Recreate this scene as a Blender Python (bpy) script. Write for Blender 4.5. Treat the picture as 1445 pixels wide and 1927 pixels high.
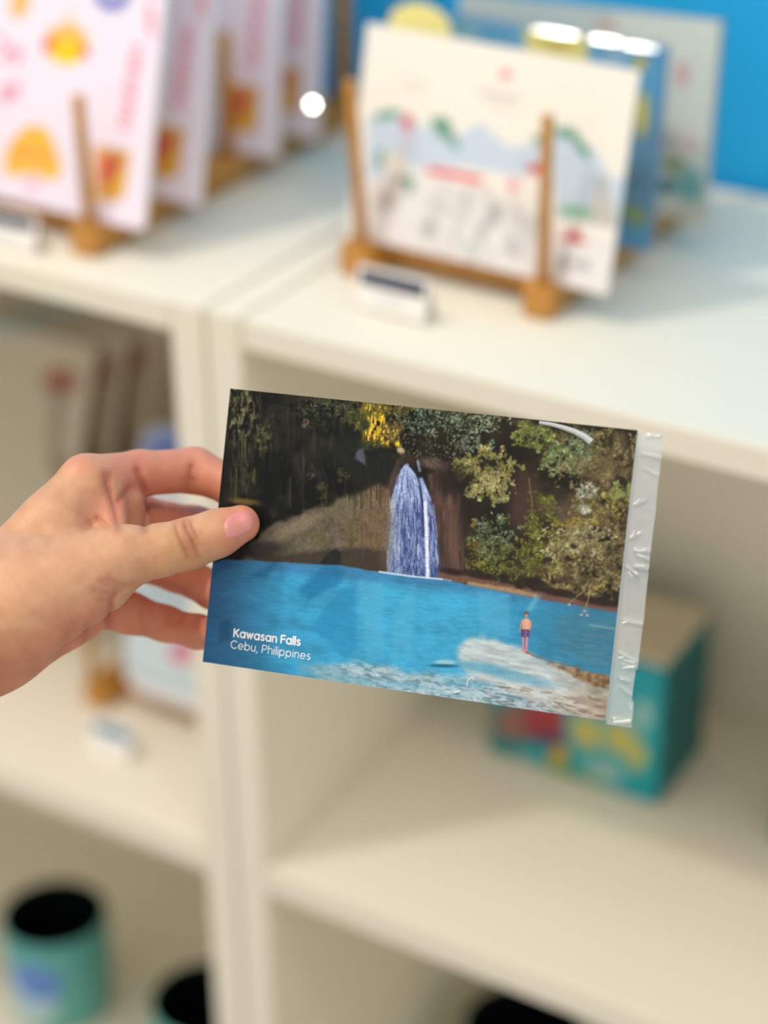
import bpy, bmesh, math, random
import numpy as np
from mathutils import Matrix, Vector
random.seed(4)
rng = np.random.default_rng(7)
for o in list(bpy.data.objects):
    bpy.data.objects.remove(o)
scn = bpy.context.scene
COL = scn.collection

# ------------------------------------------------------------------ camera
Z0 = 1.06                                   # height of the bookcase tops above the floor
FPX, IW, IH = 3900.0, 1445.0, 1927.0
CR = np.array([[0.8527062, 0.5222804, -0.0107378],
               [-0.2450375, 0.4180472, 0.8747532],
               [-0.4613553, 0.7432764, -0.4844497]])   # rows: right, up, forward
CC = np.array([0.6377225, -0.8414769, 0.4527993 + Z0])
cam_d = bpy.data.cameras.new('camera')
cam = bpy.data.objects.new('camera', cam_d)
COL.objects.link(cam)
m = Matrix.Identity(4)
for i in range(3):
    m[i][0], m[i][1], m[i][2], m[i][3] = CR[0][i], CR[1][i], -CR[2][i], CC[i]
cam.matrix_world = m
cam_d.sensor_fit = 'VERTICAL'
cam_d.sensor_height = 36.0
cam_d.lens = FPX / IH * 36.0
cam_d.clip_start = 0.02
cam_d.dof.use_dof = True
cam_d.dof.focus_distance = 0.745
cam_d.dof.aperture_fstop = 3.8
scn.camera = cam

# ------------------------------------------------------------------ light
scn.view_settings.view_transform = 'Standard'
scn.view_settings.look = 'None'
scn.view_settings.gamma = 1.0
scn.view_settings.exposure = 0.0
scn.view_settings.use_curve_mapping = False
w = bpy.data.worlds.new('shop_ambience')
scn.world = w
w.use_nodes = True
w.node_tree.nodes['Background'].inputs['Color'].default_value = (1.0, 0.972, 0.925, 1)
w.node_tree.nodes['Background'].inputs['Strength'].default_value = 0.80

def spot(name, loc, target, watts, radius, angle, col):
    d = bpy.data.lights.new(name, 'SPOT')
    d.energy = watts; d.shadow_soft_size = radius
    d.spot_size = math.radians(angle); d.spot_blend = 0.6; d.color = col
    o = bpy.data.objects.new(name, d); COL.objects.link(o)
    o.location = loc
    o.rotation_euler = (Vector(target) - Vector(loc)).to_track_quat('-Z', 'Y').to_euler()
    return o
spot('ceiling_spotlight', (-0.50, -0.60, Z0 + 1.43), (0.15, 0.1, Z0 - 0.2), 38, 0.05, 95, (1.0, 0.935, 0.845))
spot('ceiling_spotlight', (1.15, -0.75, Z0 + 1.45), (0.0, 0.15, Z0), 10, 0.045, 80, (1.0, 0.94, 0.86))
pd = bpy.data.lights.new('fill_area_light', 'AREA')
pd.shape = 'RECTANGLE'; pd.size = 2.4; pd.size_y = 1.4; pd.energy = 12; pd.color = (1.0, 0.955, 0.88)
po = bpy.data.objects.new('fill_area_light', pd); COL.objects.link(po); po.location = (0.2, -0.9, 2.85)  # unseen soft fill, added to lift the shaded tops

# ------------------------------------------------------------------ helpers
def lin(c):
    c = np.asarray(c, float) / 255.0
    return np.where(c <= 0.04045, c / 12.92, ((c + 0.055) / 1.055) ** 2.4)
def lin4(c): return tuple(lin(c)) + (1.0,)

def ray(x, y):
    d = np.array([(x - IW / 2) / FPX, -(y - IH / 2) / FPX, 1.0])
    return CR.T @ d
def campt(x, y, depth): return CC + ray(x, y) * depth
def project(P):
    d = (np.asarray(P) - CC) @ CR.T
    return IW / 2 + FPX * d[..., 0] / d[..., 2], IH / 2 - FPX * d[..., 1] / d[..., 2]
def hit(x, y, axis, val):
    d = ray(x, y); t = (val - CC[axis]) / d[axis]
    return CC + t * d

def principled(name, col, rough=0.5, var=0.06, scale=30.0, spec=0.5, bump=0.0, bscale=200.0, **kw):
    mt = bpy.data.materials.new(name); mt.use_nodes = True
    nt = mt.node_tree; b = nt.nodes['Principled BSDF']
    nz = nt.nodes.new('ShaderNodeTexNoise'); nz.inputs['Scale'].default_value = scale
    nz.inputs['Detail'].default_value = 4
    tc = nt.nodes.new('ShaderNodeTexCoord'); nt.links.new(tc.outputs['Object'], nz.inputs['Vector'])
    mx = nt.nodes.new('ShaderNodeMix'); mx.data_type = 'RGBA'
    c = np.array(lin(col))
    mx.inputs[6].default_value = tuple(c * (1 - var)) + (1,)
    mx.inputs[7].default_value = tuple(np.minimum(c * (1 + var), 1)) + (1,)
    nt.links.new(nz.outputs['Fac'], mx.inputs[0])
    nt.links.new(mx.outputs[2], b.inputs['Base Color'])
    b.inputs['Roughness'].default_value = rough
    b.inputs['Specular IOR Level'].default_value = spec
    for k, v in kw.items(): b.inputs[k.replace('_', ' ')].default_value = v
    if bump:
        n2 = nt.nodes.new('ShaderNodeTexNoise'); n2.inputs['Scale'].default_value = bscale
        nt.links.new(tc.outputs['Object'], n2.inputs['Vector'])
        bp = nt.nodes.new('ShaderNodeBump'); bp.inputs['Strength'].default_value = bump
        bp.inputs['Distance'].default_value = 0.001
        nt.links.new(n2.outputs['Fac'], bp.inputs['Height']); nt.links.new(bp.outputs['Normal'], b.inputs['Normal'])
    return mt

def wood_mat(name, c1, c2):
    mt = bpy.data.materials.new(name); mt.use_nodes = True
    nt = mt.node_tree; b = nt.nodes['Principled BSDF']
    tc = nt.nodes.new('ShaderNodeTexCoord'); mp = nt.nodes.new('ShaderNodeMapping')
    mp.inputs['Scale'].default_value = (60, 8, 60)
    nz = nt.nodes.new('ShaderNodeTexNoise'); nz.inputs['Scale'].default_value = 3; nz.inputs['Detail'].default_value = 6
    cr = nt.nodes.new('ShaderNodeValToRGB')
    cr.color_ramp.elements[0].color = lin4(c1); cr.color_ramp.elements[1].color = lin4(c2)
    cr.color_ramp.elements[0].position = .3; cr.color_ramp.elements[1].position = .7
    nt.links.new(tc.outputs['Object'], mp.inputs[0]); nt.links.new(mp.outputs[0], nz.inputs['Vector'])
    nt.links.new(nz.outputs['Fac'], cr.inputs[0]); nt.links.new(cr.outputs[0], b.inputs['Base Color'])
    b.inputs['Roughness'].default_value = 0.45
    return mt

def print_mat(name, rough=0.45, coat=0.0, spec=0.5):
    mt = bpy.data.materials.new(name); mt.use_nodes = True
    nt = mt.node_tree; b = nt.nodes['Principled BSDF']
    at = nt.nodes.new('ShaderNodeVertexColor'); at.layer_name = 'ink'
    nt.links.new(at.outputs['Color'], b.inputs['Base Color'])
    b.inputs['Roughness'].default_value = rough; b.inputs['Coat Weight'].default_value = coat
    b.inputs['Specular IOR Level'].default_value = spec
    return mt

def film_mat(name, haze, rough=0.08, tint=(0.95, 0.95, 0.93), bump=0.0, bscale=60, ior=1.45):
    mt = bpy.data.materials.new(name); mt.use_nodes = True
    nt = mt.node_tree; nt.nodes.clear()
    out = nt.nodes.new('ShaderNodeOutputMaterial')
    tr = nt.nodes.new('ShaderNodeBsdfTransparent'); tr.inputs[0].default_value = tint + (1,)
    df = nt.nodes.new('ShaderNodeBsdfDiffuse'); df.inputs[0].default_value = (0.86, 0.87, 0.84, 1)
    tl = nt.nodes.new('ShaderNodeBsdfTranslucent'); tl.inputs[0].default_value = (0.86, 0.87, 0.84, 1)
    hz = nt.nodes.new('ShaderNodeMixShader'); hz.inputs[0].default_value = 0.45
    nt.links.new(df.outputs[0], hz.inputs[1]); nt.links.new(tl.outputs[0], hz.inputs[2])
    m1 = nt.nodes.new('ShaderNodeMixShader'); m1.inputs[0].default_value = haze
    nt.links.new(tr.outputs[0], m1.inputs[1]); nt.links.new(hz.outputs[0], m1.inputs[2])
    gl = nt.nodes.new('ShaderNodeBsdfGlossy'); gl.inputs['Roughness'].default_value = rough
    fr = nt.nodes.new('ShaderNodeFresnel'); fr.inputs['IOR'].default_value = ior
    m2 = nt.nodes.new('ShaderNodeMixShader')
    ge = nt.nodes.new('ShaderNodeNewGeometry'); iv = nt.nodes.new('ShaderNodeMath'); iv.operation = 'SUBTRACT'; iv.inputs[0].default_value = 1
    mu = nt.nodes.new('ShaderNodeMath'); mu.operation = 'MULTIPLY'
    nt.links.new(ge.outputs['Backfacing'], iv.inputs[1]); nt.links.new(iv.outputs[0], mu.inputs[0]); nt.links.new(fr.outputs[0], mu.inputs[1])
    nt.links.new(mu.outputs[0], m2.inputs[0]); nt.links.new(m1.outputs[0], m2.inputs[1]); nt.links.new(gl.outputs[0], m2.inputs[2])
    nt.links.new(m2.outputs[0], out.inputs[0])
    if bump:
        tc = nt.nodes.new('ShaderNodeTexCoord'); nz = nt.nodes.new('ShaderNodeTexNoise')
        nz.inputs['Scale'].default_value = bscale
        bp = nt.nodes.new('ShaderNodeBump'); bp.inputs['Strength'].default_value = bump; bp.inputs['Distance'].default_value = .002
        nt.links.new(tc.outputs['Object'], nz.inputs['Vector']); nt.links.new(nz.outputs['Fac'], bp.inputs['Height'])
        nt.links.new(bp.outputs[0], gl.inputs['Normal'])
    return mt

def tag(o, label, cat, group=None):
    o['label'] = label; o['category'] = cat
    if group: o['group'] = group
    return o
def empty(name, loc=(0, 0, 0), mat=None):
    o = bpy.data.objects.new(name, None); COL.objects.link(o)
    o.empty_display_size = 0.02
    if mat is not None: o.matrix_world = mat
    else: o.location = loc
    return o
def mesh_obj(name, verts, faces, mat, parent=None, smooth=False):
    me = bpy.data.meshes.new(name); me.from_pydata([tuple(map(float, v)) for v in verts], [], faces); me.update()
    if smooth: me.polygons.foreach_set('use_smooth', [True] * len(me.polygons))
    if mat: me.materials.append(mat)
    o = bpy.data.objects.new(name, me); COL.objects.link(o)
    if parent: o.parent = parent
    return o
def bm_obj(name, bm, mat, parent=None, smooth=False):
    me = bpy.data.meshes.new(name); bm.normal_update(); bm.to_mesh(me); bm.free()
    if smooth: me.polygons.foreach_set('use_smooth', [True] * len(me.polygons))
    if mat: me.materials.append(mat)
    o = bpy.data.objects.new(name, me); COL.objects.link(o)
    if parent: o.parent = parent
    return o
def box(name, x0, x1, y0, y1, z0, z1, mat, parent=None, bev=0.001, seg=2):
    bm = bmesh.new(); bmesh.ops.create_cube(bm, size=1)
    for v in bm.verts:
        v.co = Vector((x0 + (v.co.x + .5) * (x1 - x0), y0 + (v.co.y + .5) * (y1 - y0), z0 + (v.co.z + .5) * (z1 - z0)))
    if bev: bmesh.ops.bevel(bm, geom=bm.edges[:], offset=bev, segments=seg, affect='EDGES', profile=.5)
    return bm_obj(name, bm, mat, parent)
def rod(name, a, b, r0, r1, mat, parent=None, n=20, dome=0.4):
    a, b = Vector(a), Vector(b); d = (b - a); L = d.length; q = d.to_track_quat('Z', 'Y')
    prof = [(0, r0), (L - r1 * dome, r1), (L - r1 * dome * .45, r1 * .87), (L - r1 * .1 * dome, r1 * .5)]
    vs, fs = [], []
    for z, r in prof:
        for k in range(n):
            t = 2 * math.pi * k / n
            vs.append(a + q @ Vector((r * math.cos(t), r * math.sin(t), z)))
    vs.append(b)
    for i in range(len(prof) - 1):
        for k in range(n):
            k2 = (k + 1) % n
            fs.append((i * n + k, i * n + k2, (i + 1) * n + k2, (i + 1) * n + k))
    t0 = (len(prof) - 1) * n
    for k in range(n): fs.append((t0 + k, t0 + (k + 1) % n, len(vs) - 1))
    fs.append(tuple(reversed(range(n))))
    return mesh_obj(name, vs, fs, mat, parent, True)
def lathe(name, prof, mat, parent=None, n=48, centre=(0, 0, 0)):
    vs, fs = [], []
    for r, z in prof:
        for k in range(n):
            t = 2 * math.pi * k / n
            vs.append((centre[0] + r * math.cos(t), centre[1] + r * math.sin(t), centre[2] + z))
    for i in range(len(prof) - 1):
        for k in range(n):
            k2 = (k + 1) % n
            fs.append((i * n + k, i * n + k2, (i + 1) * n + k2, (i + 1) * n + k))
    return mesh_obj(name, vs, fs, mat, parent, True)

# ------------------------------------------------------------------ numpy noise and a paint canvas for printed pictures
_T = rng.random((256, 256)).astype(np.float32)
def vnoise(x, y, seed=0):
    x = np.asarray(x, np.float32) + seed * 17.31; y = np.asarray(y, np.float32) + seed * 9.77
    xi = np.floor(x).astype(np.int64); yi = np.floor(y).astype(np.int64)
    fx = x - xi; fy = y - yi; fx = fx * fx * (3 - 2 * fx); fy = fy * fy * (3 - 2 * fy)
    a = _T[xi & 255, yi & 255]; b = _T[(xi + 1) & 255, yi & 255]; c = _T[xi & 255, (yi + 1) & 255]; d = _T[(xi + 1) & 255, (yi + 1) & 255]
    return (a * (1 - fx) + b * fx) * (1 - fy) + (c * (1 - fx) + d * fx) * fy
def fbm(x, y, seed=0, oct=4):
    s = 0; a = .5; t = 0
    for i in range(oct):
        s = s + a * vnoise(x, y, seed + i * 3); t += a; a *= .5; x = x * 2.03; y = y * 2.03
    return s / t
def sm(e0, e1, x):
    t = np.clip((x - e0) / (e1 - e0), 0, 1); return t * t * (3 - 2 * t)

class Canvas:
    """a picture painted with numbers only; coordinates are those of the photograph"""
    def __init__(s, x0, y0, x1, y1, col, sc=1.0):
        s.x0, s.y0, s.sc = x0, y0, sc
        s.w, s.h = int((x1 - x0) * sc) + 1, int((y1 - y0) * sc) + 1
        s.im = np.ones((s.h, s.w, 3), np.float32) * np.array(col, np.float32)
        yy, xx = np.mgrid[0:s.h, 0:s.w].astype(np.float32)
        s.X = xx / sc + x0; s.Y = yy / sc + y0
    def win(s, ax, ay, bx, by):
        i0 = max(int((ay - s.y0) * s.sc), 0); i1 = min(int((by - s.y0) * s.sc) + 2, s.h)
        j0 = max(int((ax - s.x0) * s.sc), 0); j1 = min(int((bx - s.x0) * s.sc) + 2, s.w)
        return (slice(i0, i1), slice(j0, j1)) if i1 > i0 and j1 > j0 else None
    def mix(s, a, col, wdw=None):
        wdw = wdw or (slice(None), slice(None))
        c = np.asarray(col, np.float32)
        s.im[wdw] = s.im[wdw] * (1 - a[..., None]) + c * a[..., None]
    def polymask(s, pts, soft, wdw, rough=0, rs=12, seed=0):
        X, Y = s.X[wdw], s.Y[wdw]; P = np.array(pts, np.float32)
        d2 = np.full(X.shape, 1e12, np.float32); ins = np.zeros(X.shape, bool)
        for i in range(len(P)):
            a, b = P[i], P[(i + 1) % len(P)]; e = b - a
            t = np.clip(((X - a[0]) * e[0] + (Y - a[1]) * e[1]) / max(e @ e, 1e-9), 0, 1)
            d2 = np.minimum(d2, (X - a[0] - t * e[0]) ** 2 + (Y - a[1] - t * e[1]) ** 2)
            c = ((a[1] > Y) != (b[1] > Y)) & (X < (b[0] - a[0]) * (Y - a[1]) / (b[1] - a[1] + 1e-9) + a[0])
            ins ^= c
        d = np.sqrt(d2) * np.where(ins, 1, -1)
        if rough: d = d + (fbm(X / rs, Y / rs, seed + 5) - .5) * 2 * rough
        return sm(-soft / 2, soft / 2, d)
    def poly(s, pts, col, soft=3, alpha=1, rough=0, rs=12, seed=0, tex=None):
        P = np.array(pts); g = soft + rough + 2
        wdw = s.win(P[:, 0].min() - g, P[:, 1].min() - g, P[:, 0].max() + g, P[:, 1].max() + g)
        if wdw is None: return
        a = s.polymask(pts, soft, wdw, rough, rs, seed) * alpha
        c = np.asarray(col, np.float32)
        if tex is not None: c = tex(s.X[wdw], s.Y[wdw])
        s.mix(a, c, wdw)
    def ell(s, cx, cy, rx, ry, col, ang=0, soft=.3, alpha=1):
        r = max(rx, ry) * (1 + soft)
        wdw = s.win(cx - r, cy - r, cx + r, cy + r)
        if wdw is None: return
        X, Y = s.X[wdw] - cx, s.Y[wdw] - cy; c, n = math.cos(ang), math.sin(ang)
        d = np.sqrt(((X * c + Y * n) / rx) ** 2 + ((-X * n + Y * c) / ry) ** 2)
        s.mix(sm(1 + soft, 1 - soft, d) * alpha, col, wdw)
    def line(s, pts, wid, col, soft=1.5, alpha=1):
        P = np.array(pts, np.float32); g = wid + soft + 2
        wdw = s.win(P[:, 0].min() - g, P[:, 1].min() - g, P[:, 0].max() + g, P[:, 1].max() + g)
        if wdw is None: return
        X, Y = s.X[wdw], s.Y[wdw]; d2 = np.full(X.shape, 1e12, np.float32)
        for a, b in zip(P[:-1], P[1:]):
            e = b - a; t = np.clip(((X - a[0]) * e[0] + (Y - a[1]) * e[1]) / max(e @ e, 1e-9), 0, 1)
            d2 = np.minimum(d2, (X - a[0] - t * e[0]) ** 2 + (Y - a[1] - t * e[1]) ** 2)
        s.mix(sm(wid / 2 + soft / 2, wid / 2 - soft / 2, np.sqrt(d2)) * alpha, col, wdw)
    def sample(s, x, y):
        u = np.clip((x - s.x0) * s.sc, 0, s.w - 1.001); v = np.clip((y - s.y0) * s.sc, 0, s.h - 1.001)
        i = v.astype(int); j = u.astype(int); fu = (u - j)[..., None]; fv = (v - i)[..., None]
        I = s.im
        return (I[i, j] * (1 - fu) + I[i, j + 1] * fu) * (1 - fv) + (I[i + 1, j] * (1 - fu) + I[i + 1, j + 1] * fu) * fv

def frame(BL, u, v):
    u, v = np.array(u, float), np.array(v, float); n = np.cross(u, v)
    M = Matrix.Identity(4)
    for i in range(3): M[i][0], M[i][1], M[i][2], M[i][3] = u[i], v[i], n[i], BL[i]
    return M
def lean_frame(x, y, z, lean, yaw=0.0, roll=0.0):
    u = np.array([math.cos(yaw), math.sin(yaw), 0]); b = np.array([-math.sin(yaw), math.cos(yaw), 0])
    v = math.cos(lean) * np.array([0, 0, 1]) + math.sin(lean) * b
    return frame((x, y, z + Z0), math.cos(roll) * u + math.sin(roll) * v, -math.sin(roll) * u + math.cos(roll) * v)
def grid_print(name, w_, h_, nx, ny, z, colour, mat, parent, rnd=0.0):
    """flat printed face in the parent's plane; colour(x, y) gives sRGB 0..255 at local metres"""
    xs, ys = np.meshgrid(np.linspace(0, w_, nx), np.linspace(0, h_, ny))
    P = np.stack([xs.ravel(), ys.ravel(), np.full(xs.size, z)], 1)
    me = bpy.data.meshes.new(name)
    i = np.arange((ny - 1) * nx).reshape(ny - 1, nx)[:, :-1].ravel()
    F = np.stack([i, i + 1, i + nx + 1, i + nx], 1).astype(np.int32)
    me.vertices.add(len(P)); me.vertices.foreach_set('co', P.astype(np.float32).ravel())
    me.loops.add(F.size); me.loops.foreach_set('vertex_index', F.ravel())
    me.polygons.add(len(F)); me.polygons.foreach_set('loop_start', np.arange(0, F.size, 4, dtype=np.int32))
    me.update(calc_edges=True)
    c = lin(np.clip(colour(P[:, 0], P[:, 1]), 0, 255))
    at = me.color_attributes.new('ink', 'FLOAT_COLOR', 'POINT')
    at.data.foreach_set('color', np.concatenate([c, np.ones((len(c), 1))], 1).astype(np.float32).ravel())
    me.materials.append(mat)
    o = bpy.data.objects.new(name, me); COL.objects.link(o); o.parent = parent
    return o
def local_to_px(M, x, y):
    A = np.array(M); P = A[:3, 3] + np.outer(x, A[:3, 0]) + np.outer(y, A[:3, 1])
    return project(P)
def rounded(w_, h_, r, n=6, tops=None):
    pts = []
    for cx, cy, a0 in ((w_ - r, r, -90), (w_ - r, h_ - r, 0), (r, h_ - r, 90), (r, r, 180)):
        for k in range(n + 1):
            a = math.radians(a0 + 90 * k / n); pts.append((cx + r * math.cos(a), cy + r * math.sin(a)))
    return pts
def slab(name, outline, z0, z1, mat, parent):
    n = len(outline)
    vs = [(x, y, z0) for x, y in outline] + [(x, y, z1) for x, y in outline]
    fs = [tuple(reversed(range(n))), tuple(range(n, 2 * n))] + [(k, (k + 1) % n, n + (k + 1) % n, n + k) for k in range(n)]
    return mesh_obj(name, vs, fs, mat, parent)

# ------------------------------------------------------------------ materials
M_lam = principled('white_laminate', (239, 231, 212), .5, .015, 6, spec=.25)
M_wall = principled('blue_wall_paint', (26, 172, 236), .7, .03, 4)
M_floor = principled('floor_vinyl', (188, 180, 165), .5, .06, 3)
M_wood = wood_mat('honey_bamboo', (176, 118, 42), (208, 150, 68))
M_paper = principled('white_card_stock', (240, 236, 230), .55, .02, 20)
M_print = print_mat('printed_paper', .5)
M_sheetfilm = film_mat('clear_sleeve', .04, .12, bump=.5, bscale=30)
M_dark = principled('dark_ink', (52, 58, 82), .5, .1, 80)
M_tagblue = principled('blue_grey_ink', (96, 132, 156), .5, .1, 80)
M_black = principled('black_glaze', (7, 11, 14), .35, .2, 30, spec=.3)

# ------------------------------------------------------------------ setting
def struct(o): o['kind'] = 'structure'; return o
struct(box('floor', -2.6, 2.6, -2.6, .40, -.06, 0, M_floor, None, 0))
struct(box('wall_back', -2.6, 2.6, .326, .40, 0, 2.9, M_wall, None, 0))

D = 0.318                                                          # bookcase depth
def bookcase(name, xa, xb, shelves, label):
    root = empty(name, ((xa + xb) / 2, D / 2, 0)); off = Vector(root.location)
    tag(root, label, 'bookcase')
    def part(nm, *a, bev=.0012):
        o = box(nm, *a, M_lam, root, bev); o.location = -off; return o
    t = .0223
    part('side_panel', xa, xa + t, 0, D, 0, Z0); part('side_panel', xb - t, xb, 0, D, 0, Z0)
    part('top_panel', xa + t + .001, xb - t - .001, .0006, D - .008, Z0 - .0192, Z0 - .0012)
    for z in shelves: part('shelf', xa + t, xb - t, .0006, D - .008, Z0 + z - .021, Z0 + z)
    part('plinth', xa + t, xb - t, .012, .03, 0, Z0 - .98 - .021)
    part('back_panel', xa + t, xb - t, D - .008, D - .002, .01, Z0 - .0004, bev=0)
    return root
bookcase('bookcase', -.8015, -.0012, (-.381, -.727, -.98), 'white laminate bookcase holding the pink sticker sheets on its top')
bookcase('bookcase', .0012, .8015, (-.379, -.727, -.98), 'white laminate bookcase holding the teal boxes on its middle shelf')

# ------------------------------------------------------------------ wooden racks
RT = .019
def rack(label, xl, xr, y0, y1, z, pegs, bar=True, hp=.095, rear=None):
    """two rails running front to back, a cross bar and upright pegs"""
    root = empty('card_rack', ((xl + xr) / 2, y0, Z0 + z)); off = Vector(root.location)
    tag(root, label, 'rack', 'wooden card racks')
    for xc in (xl, xr):
        o = box('rail', xc - .009, xc + .009, y0, y1, Z0 + z, Z0 + z + RT, M_wood, root, .0015); o.location = -off
    ys = [y0 + .028, y1 - .02] if bar else []
    for yb in ys:
        o = box('cross_bar', xl + .009, xr - .009, yb - .006, yb + .006, Z0 + z + .003, Z0 + z + RT - .003, M_wood, root, .001); o.location = -off
    for (x, y, dx, dy, h, r) in pegs:
        o = rod('peg', (x, y, Z0 + z + RT - .002), (x + dx, y + dy, Z0 + z + RT + h), r, r * .95, M_wood, root); o.location = -off
    return root
rack('honey wooden peg rack holding the cream calendar card and blue packs', .047, .164, .08, .285, 0,
     [(.0505, .0845, -.002, -.006, .096, .0036), (.1655, .0845, 0, 0, .094, .0036)] +
     [(x, y, 0, .004, .075, .0036) for x in (.0505, .1645) for y in (.135, .182, .27)])
rack('honey wooden peg rack holding the pink sticker sheets', -.2, -.1065, .028, .305, 0,
     [(-.103, .0325, 0, -.001, .077, .0038), (-.2, .0325, 0, 0, .077, .0038)] +
     [(x, y, 0, .002, .078, .0042) for x in (-.2, -.104) for y in (.079, .1715, .216)] +
     [(-.097, .297, 0, .002, .115, .0062), (-.2, .297, 0, .002, .115, .0062)])
rack('wooden peg rack with the pale blue card on the lower left shelf', -.1835, -.06, .088, .27, -.381,
     [(-.186, .0925, 0, -.001, .085, .0036), (-.058, .0925, 0, 0, .085, .0036)] + [(x, y, 0, .003, .08, .0036) for x in (-.186, -.058) for y in (.15, .22)])
rack('wooden peg rack with the beige flower sheets on the lower left shelf', -.375, -.275, .112, .29, -.381,
     [(x, y, 0, .004, .06, .0036) for x in (-.375, -.275) for y in (.117, .152, .188, .27)])

# ------------------------------------------------------------------ cards and sheets
def card(name, M, w_, h_, thick, label, cat, group, colour, nx=110, ny=90, film=None, r=.002, back=M_paper):
    root = empty(name, mat=M); tag(root, label, cat, group)
    slab('backing', rounded(w_, h_, r, 3), -thick, 0, back, root)
    if colour: grid_print('printed_face', w_, h_, nx, ny, .00012, colour, M_print, root)
    if film:
        bm = bmesh.new(); bmesh.ops.create_cube(bm, size=1)
        e = .0012
        for v in bm.verts:
            v.co = Vector((-e + (v.co.x + .5) * (w_ + 2 * e), -.0002 + (v.co.y + .5) * (h_ + film), -thick - .0006 + (v.co.z + .5) * (thick + .0016)))
        bmesh.ops.bevel(bm, geom=bm.edges[:], offset=.0007, segments=3, affect='EDGES')
        bm_obj('clear_sleeve', bm, M_sheetfilm, root, True)
    return root
def px_colour(cv, M): return lambda x, y: cv.sample(*local_to_px(M, x, y))

# --- front card on the right rack: cream card with a drawn street
cv = Canvas(620, 10, 1230, 580, (247, 240, 228), .7)
cv.poly([(600, 300), (700, 330), (800, 320), (1050, 430), (1180, 460), (1160, 590), (600, 500)], (236, 231, 230), 40)
sky = (203, 217, 232)
cv.poly([(690, 225), (730, 205), (770, 218), (800, 240), (850, 262), (903, 230), (960, 278), (1010, 268), (1060, 245), (1120, 280), (1150, 332), (1185, 336),
         (1168, 420), (1050, 412), (1040, 330), (960, 330), (880, 315), (800, 312), (740, 335), (690, 335)], sky, 12)
G = (84, 146, 122)
for x, y, a, b, t in ((728, 216, 26, 8, -.2), (828, 240, 12, 22, -.6), (850, 260, 8, 24, -.5), (835, 232, 16, 10, .4), (1065, 250, 24, 11, .2), (1095, 278, 9, 26, -.6), (1015, 262, 12, 9, 0), (770, 348, 9, 16, 0), (716, 300, 8, 16, 0)):
    cv.ell(x, y, a, b, G, t, .5, .85)
cv.ell(766, 229, 11, 12, (214, 70, 86), 0, .4); cv.line([(766, 240), (764, 275)], 7, (222, 150, 160), 4, .8)
cv.line([(775, 250), (782, 300)], 6, (150, 160, 170), 4, .5)
cv.ell(745, 310, 22, 24, (240, 228, 216), 0, .4); cv.ell(728, 372, 20, 30, (176, 166, 158), .4, .6, .8); cv.ell(740, 345, 20, 14, (222, 212, 204), 0, .5)
cv.ell(756, 338, 12, 8, (120, 110, 90), 0, .5, .7)
cv.line([(808, 320), (902, 338)], 12, (226, 62, 72), 4); cv.ell(1010, 318, 18, 9, (214, 56, 68), 0, .4)
cv.ell(966, 348, 14, 14, (238, 160, 168), .6, .5, .7)
for k in range(90):
    x, y = rng.uniform(785, 1030), rng.uniform(345, 500)
    if y < 330 + (x - 780) * .2 or y > 470 + (x - 780) * .22: continue
    cv.ell(x, y, rng.uniform(4, 10), rng.uniform(6, 18), (178, 174, 172), rng.uniform(-.3, .3), .6, rng.uniform(.15, .5))
for x, y in ((808, 428), (962, 465), (925, 405), (905, 440)): cv.ell(x, y, 10, 20, (150, 156, 156), 0, .5, .55)
cv.ell(883, 462, 9, 6, (110, 176, 150), 0, .5, .7)
cv.ell(1133, 350, 11, 20, (176, 172, 160), 0, .5, .8); cv.poly([(1120, 365), (1148, 365), (1165, 432), (1095, 420)], (196, 192, 186), 10)
cv.ell(1082, 398, 34, 11, (128, 186, 150), .1, .4, .9)
cv.poly([(1046, 450), (1066, 446), (1080, 428), (1104, 458)], (204, 38, 30), 6)
cv.line([(1100, 455), (1150, 466)], 3, (190, 180, 176), 3, .5)
cv.line([(1060, 480), (1058, 510)], 12, (110, 100, 108), 8, .7); cv.line([(1075, 495), (1105, 505)], 12, (190, 184, 184), 8, .8); cv.ell(1100, 498, 7, 10, (150, 146, 150), 0, .5, .6)
cv.ell(952, 141, 10, 9, (226, 120, 124), 0, .5, .9)
cv.line([(905, 172), (975, 188)], 12, (198, 192, 190), 8, .6); cv.line([(920, 195), (960, 204)], 8, (214, 206, 202), 8, .6); cv.line([(762, 160), (798, 162)], 10, (208, 206, 204), 8, .7)
Mc1 = lean_frame(.0352, .0917, RT, .2039, -.0064, -.0115)
card('greeting_card', Mc1, .1657, .1187, .0016, 'cream card with a drawn street scene and red roofs, front of its rack', 'card', None, px_colour(cv, Mc1), 150, 110)

# --- yellow round-topped card peeping out behind it
P = hit(722, 60, 1, .128); Q = hit(840, 60, 1, .128)
wy = Q[0] - P[0]; Ty = hit(780, 2, 1, .137)
My = lean_frame(P[0], .1215, RT, .10)
hy = (Ty[2] - Z0 - RT) / math.cos(.10)
root = empty('greeting_card', mat=My)
tag(root, 'pale yellow round-topped card peeping over the cream card', 'card')
ol = [(0, 0), (wy, 0), (wy, hy - .014)] + [(wy / 2 + wy / 2 * math.cos(a), hy - .014 + .014 * math.sin(a)) for a in np.linspace(0.15, math.pi - .15, 14)] + [(0, hy - .014)]
slab('card_body', ol, -.0012, 0, principled('pale_yellow_card', (246, 232, 150), .5, .04, 40), root)

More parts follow.
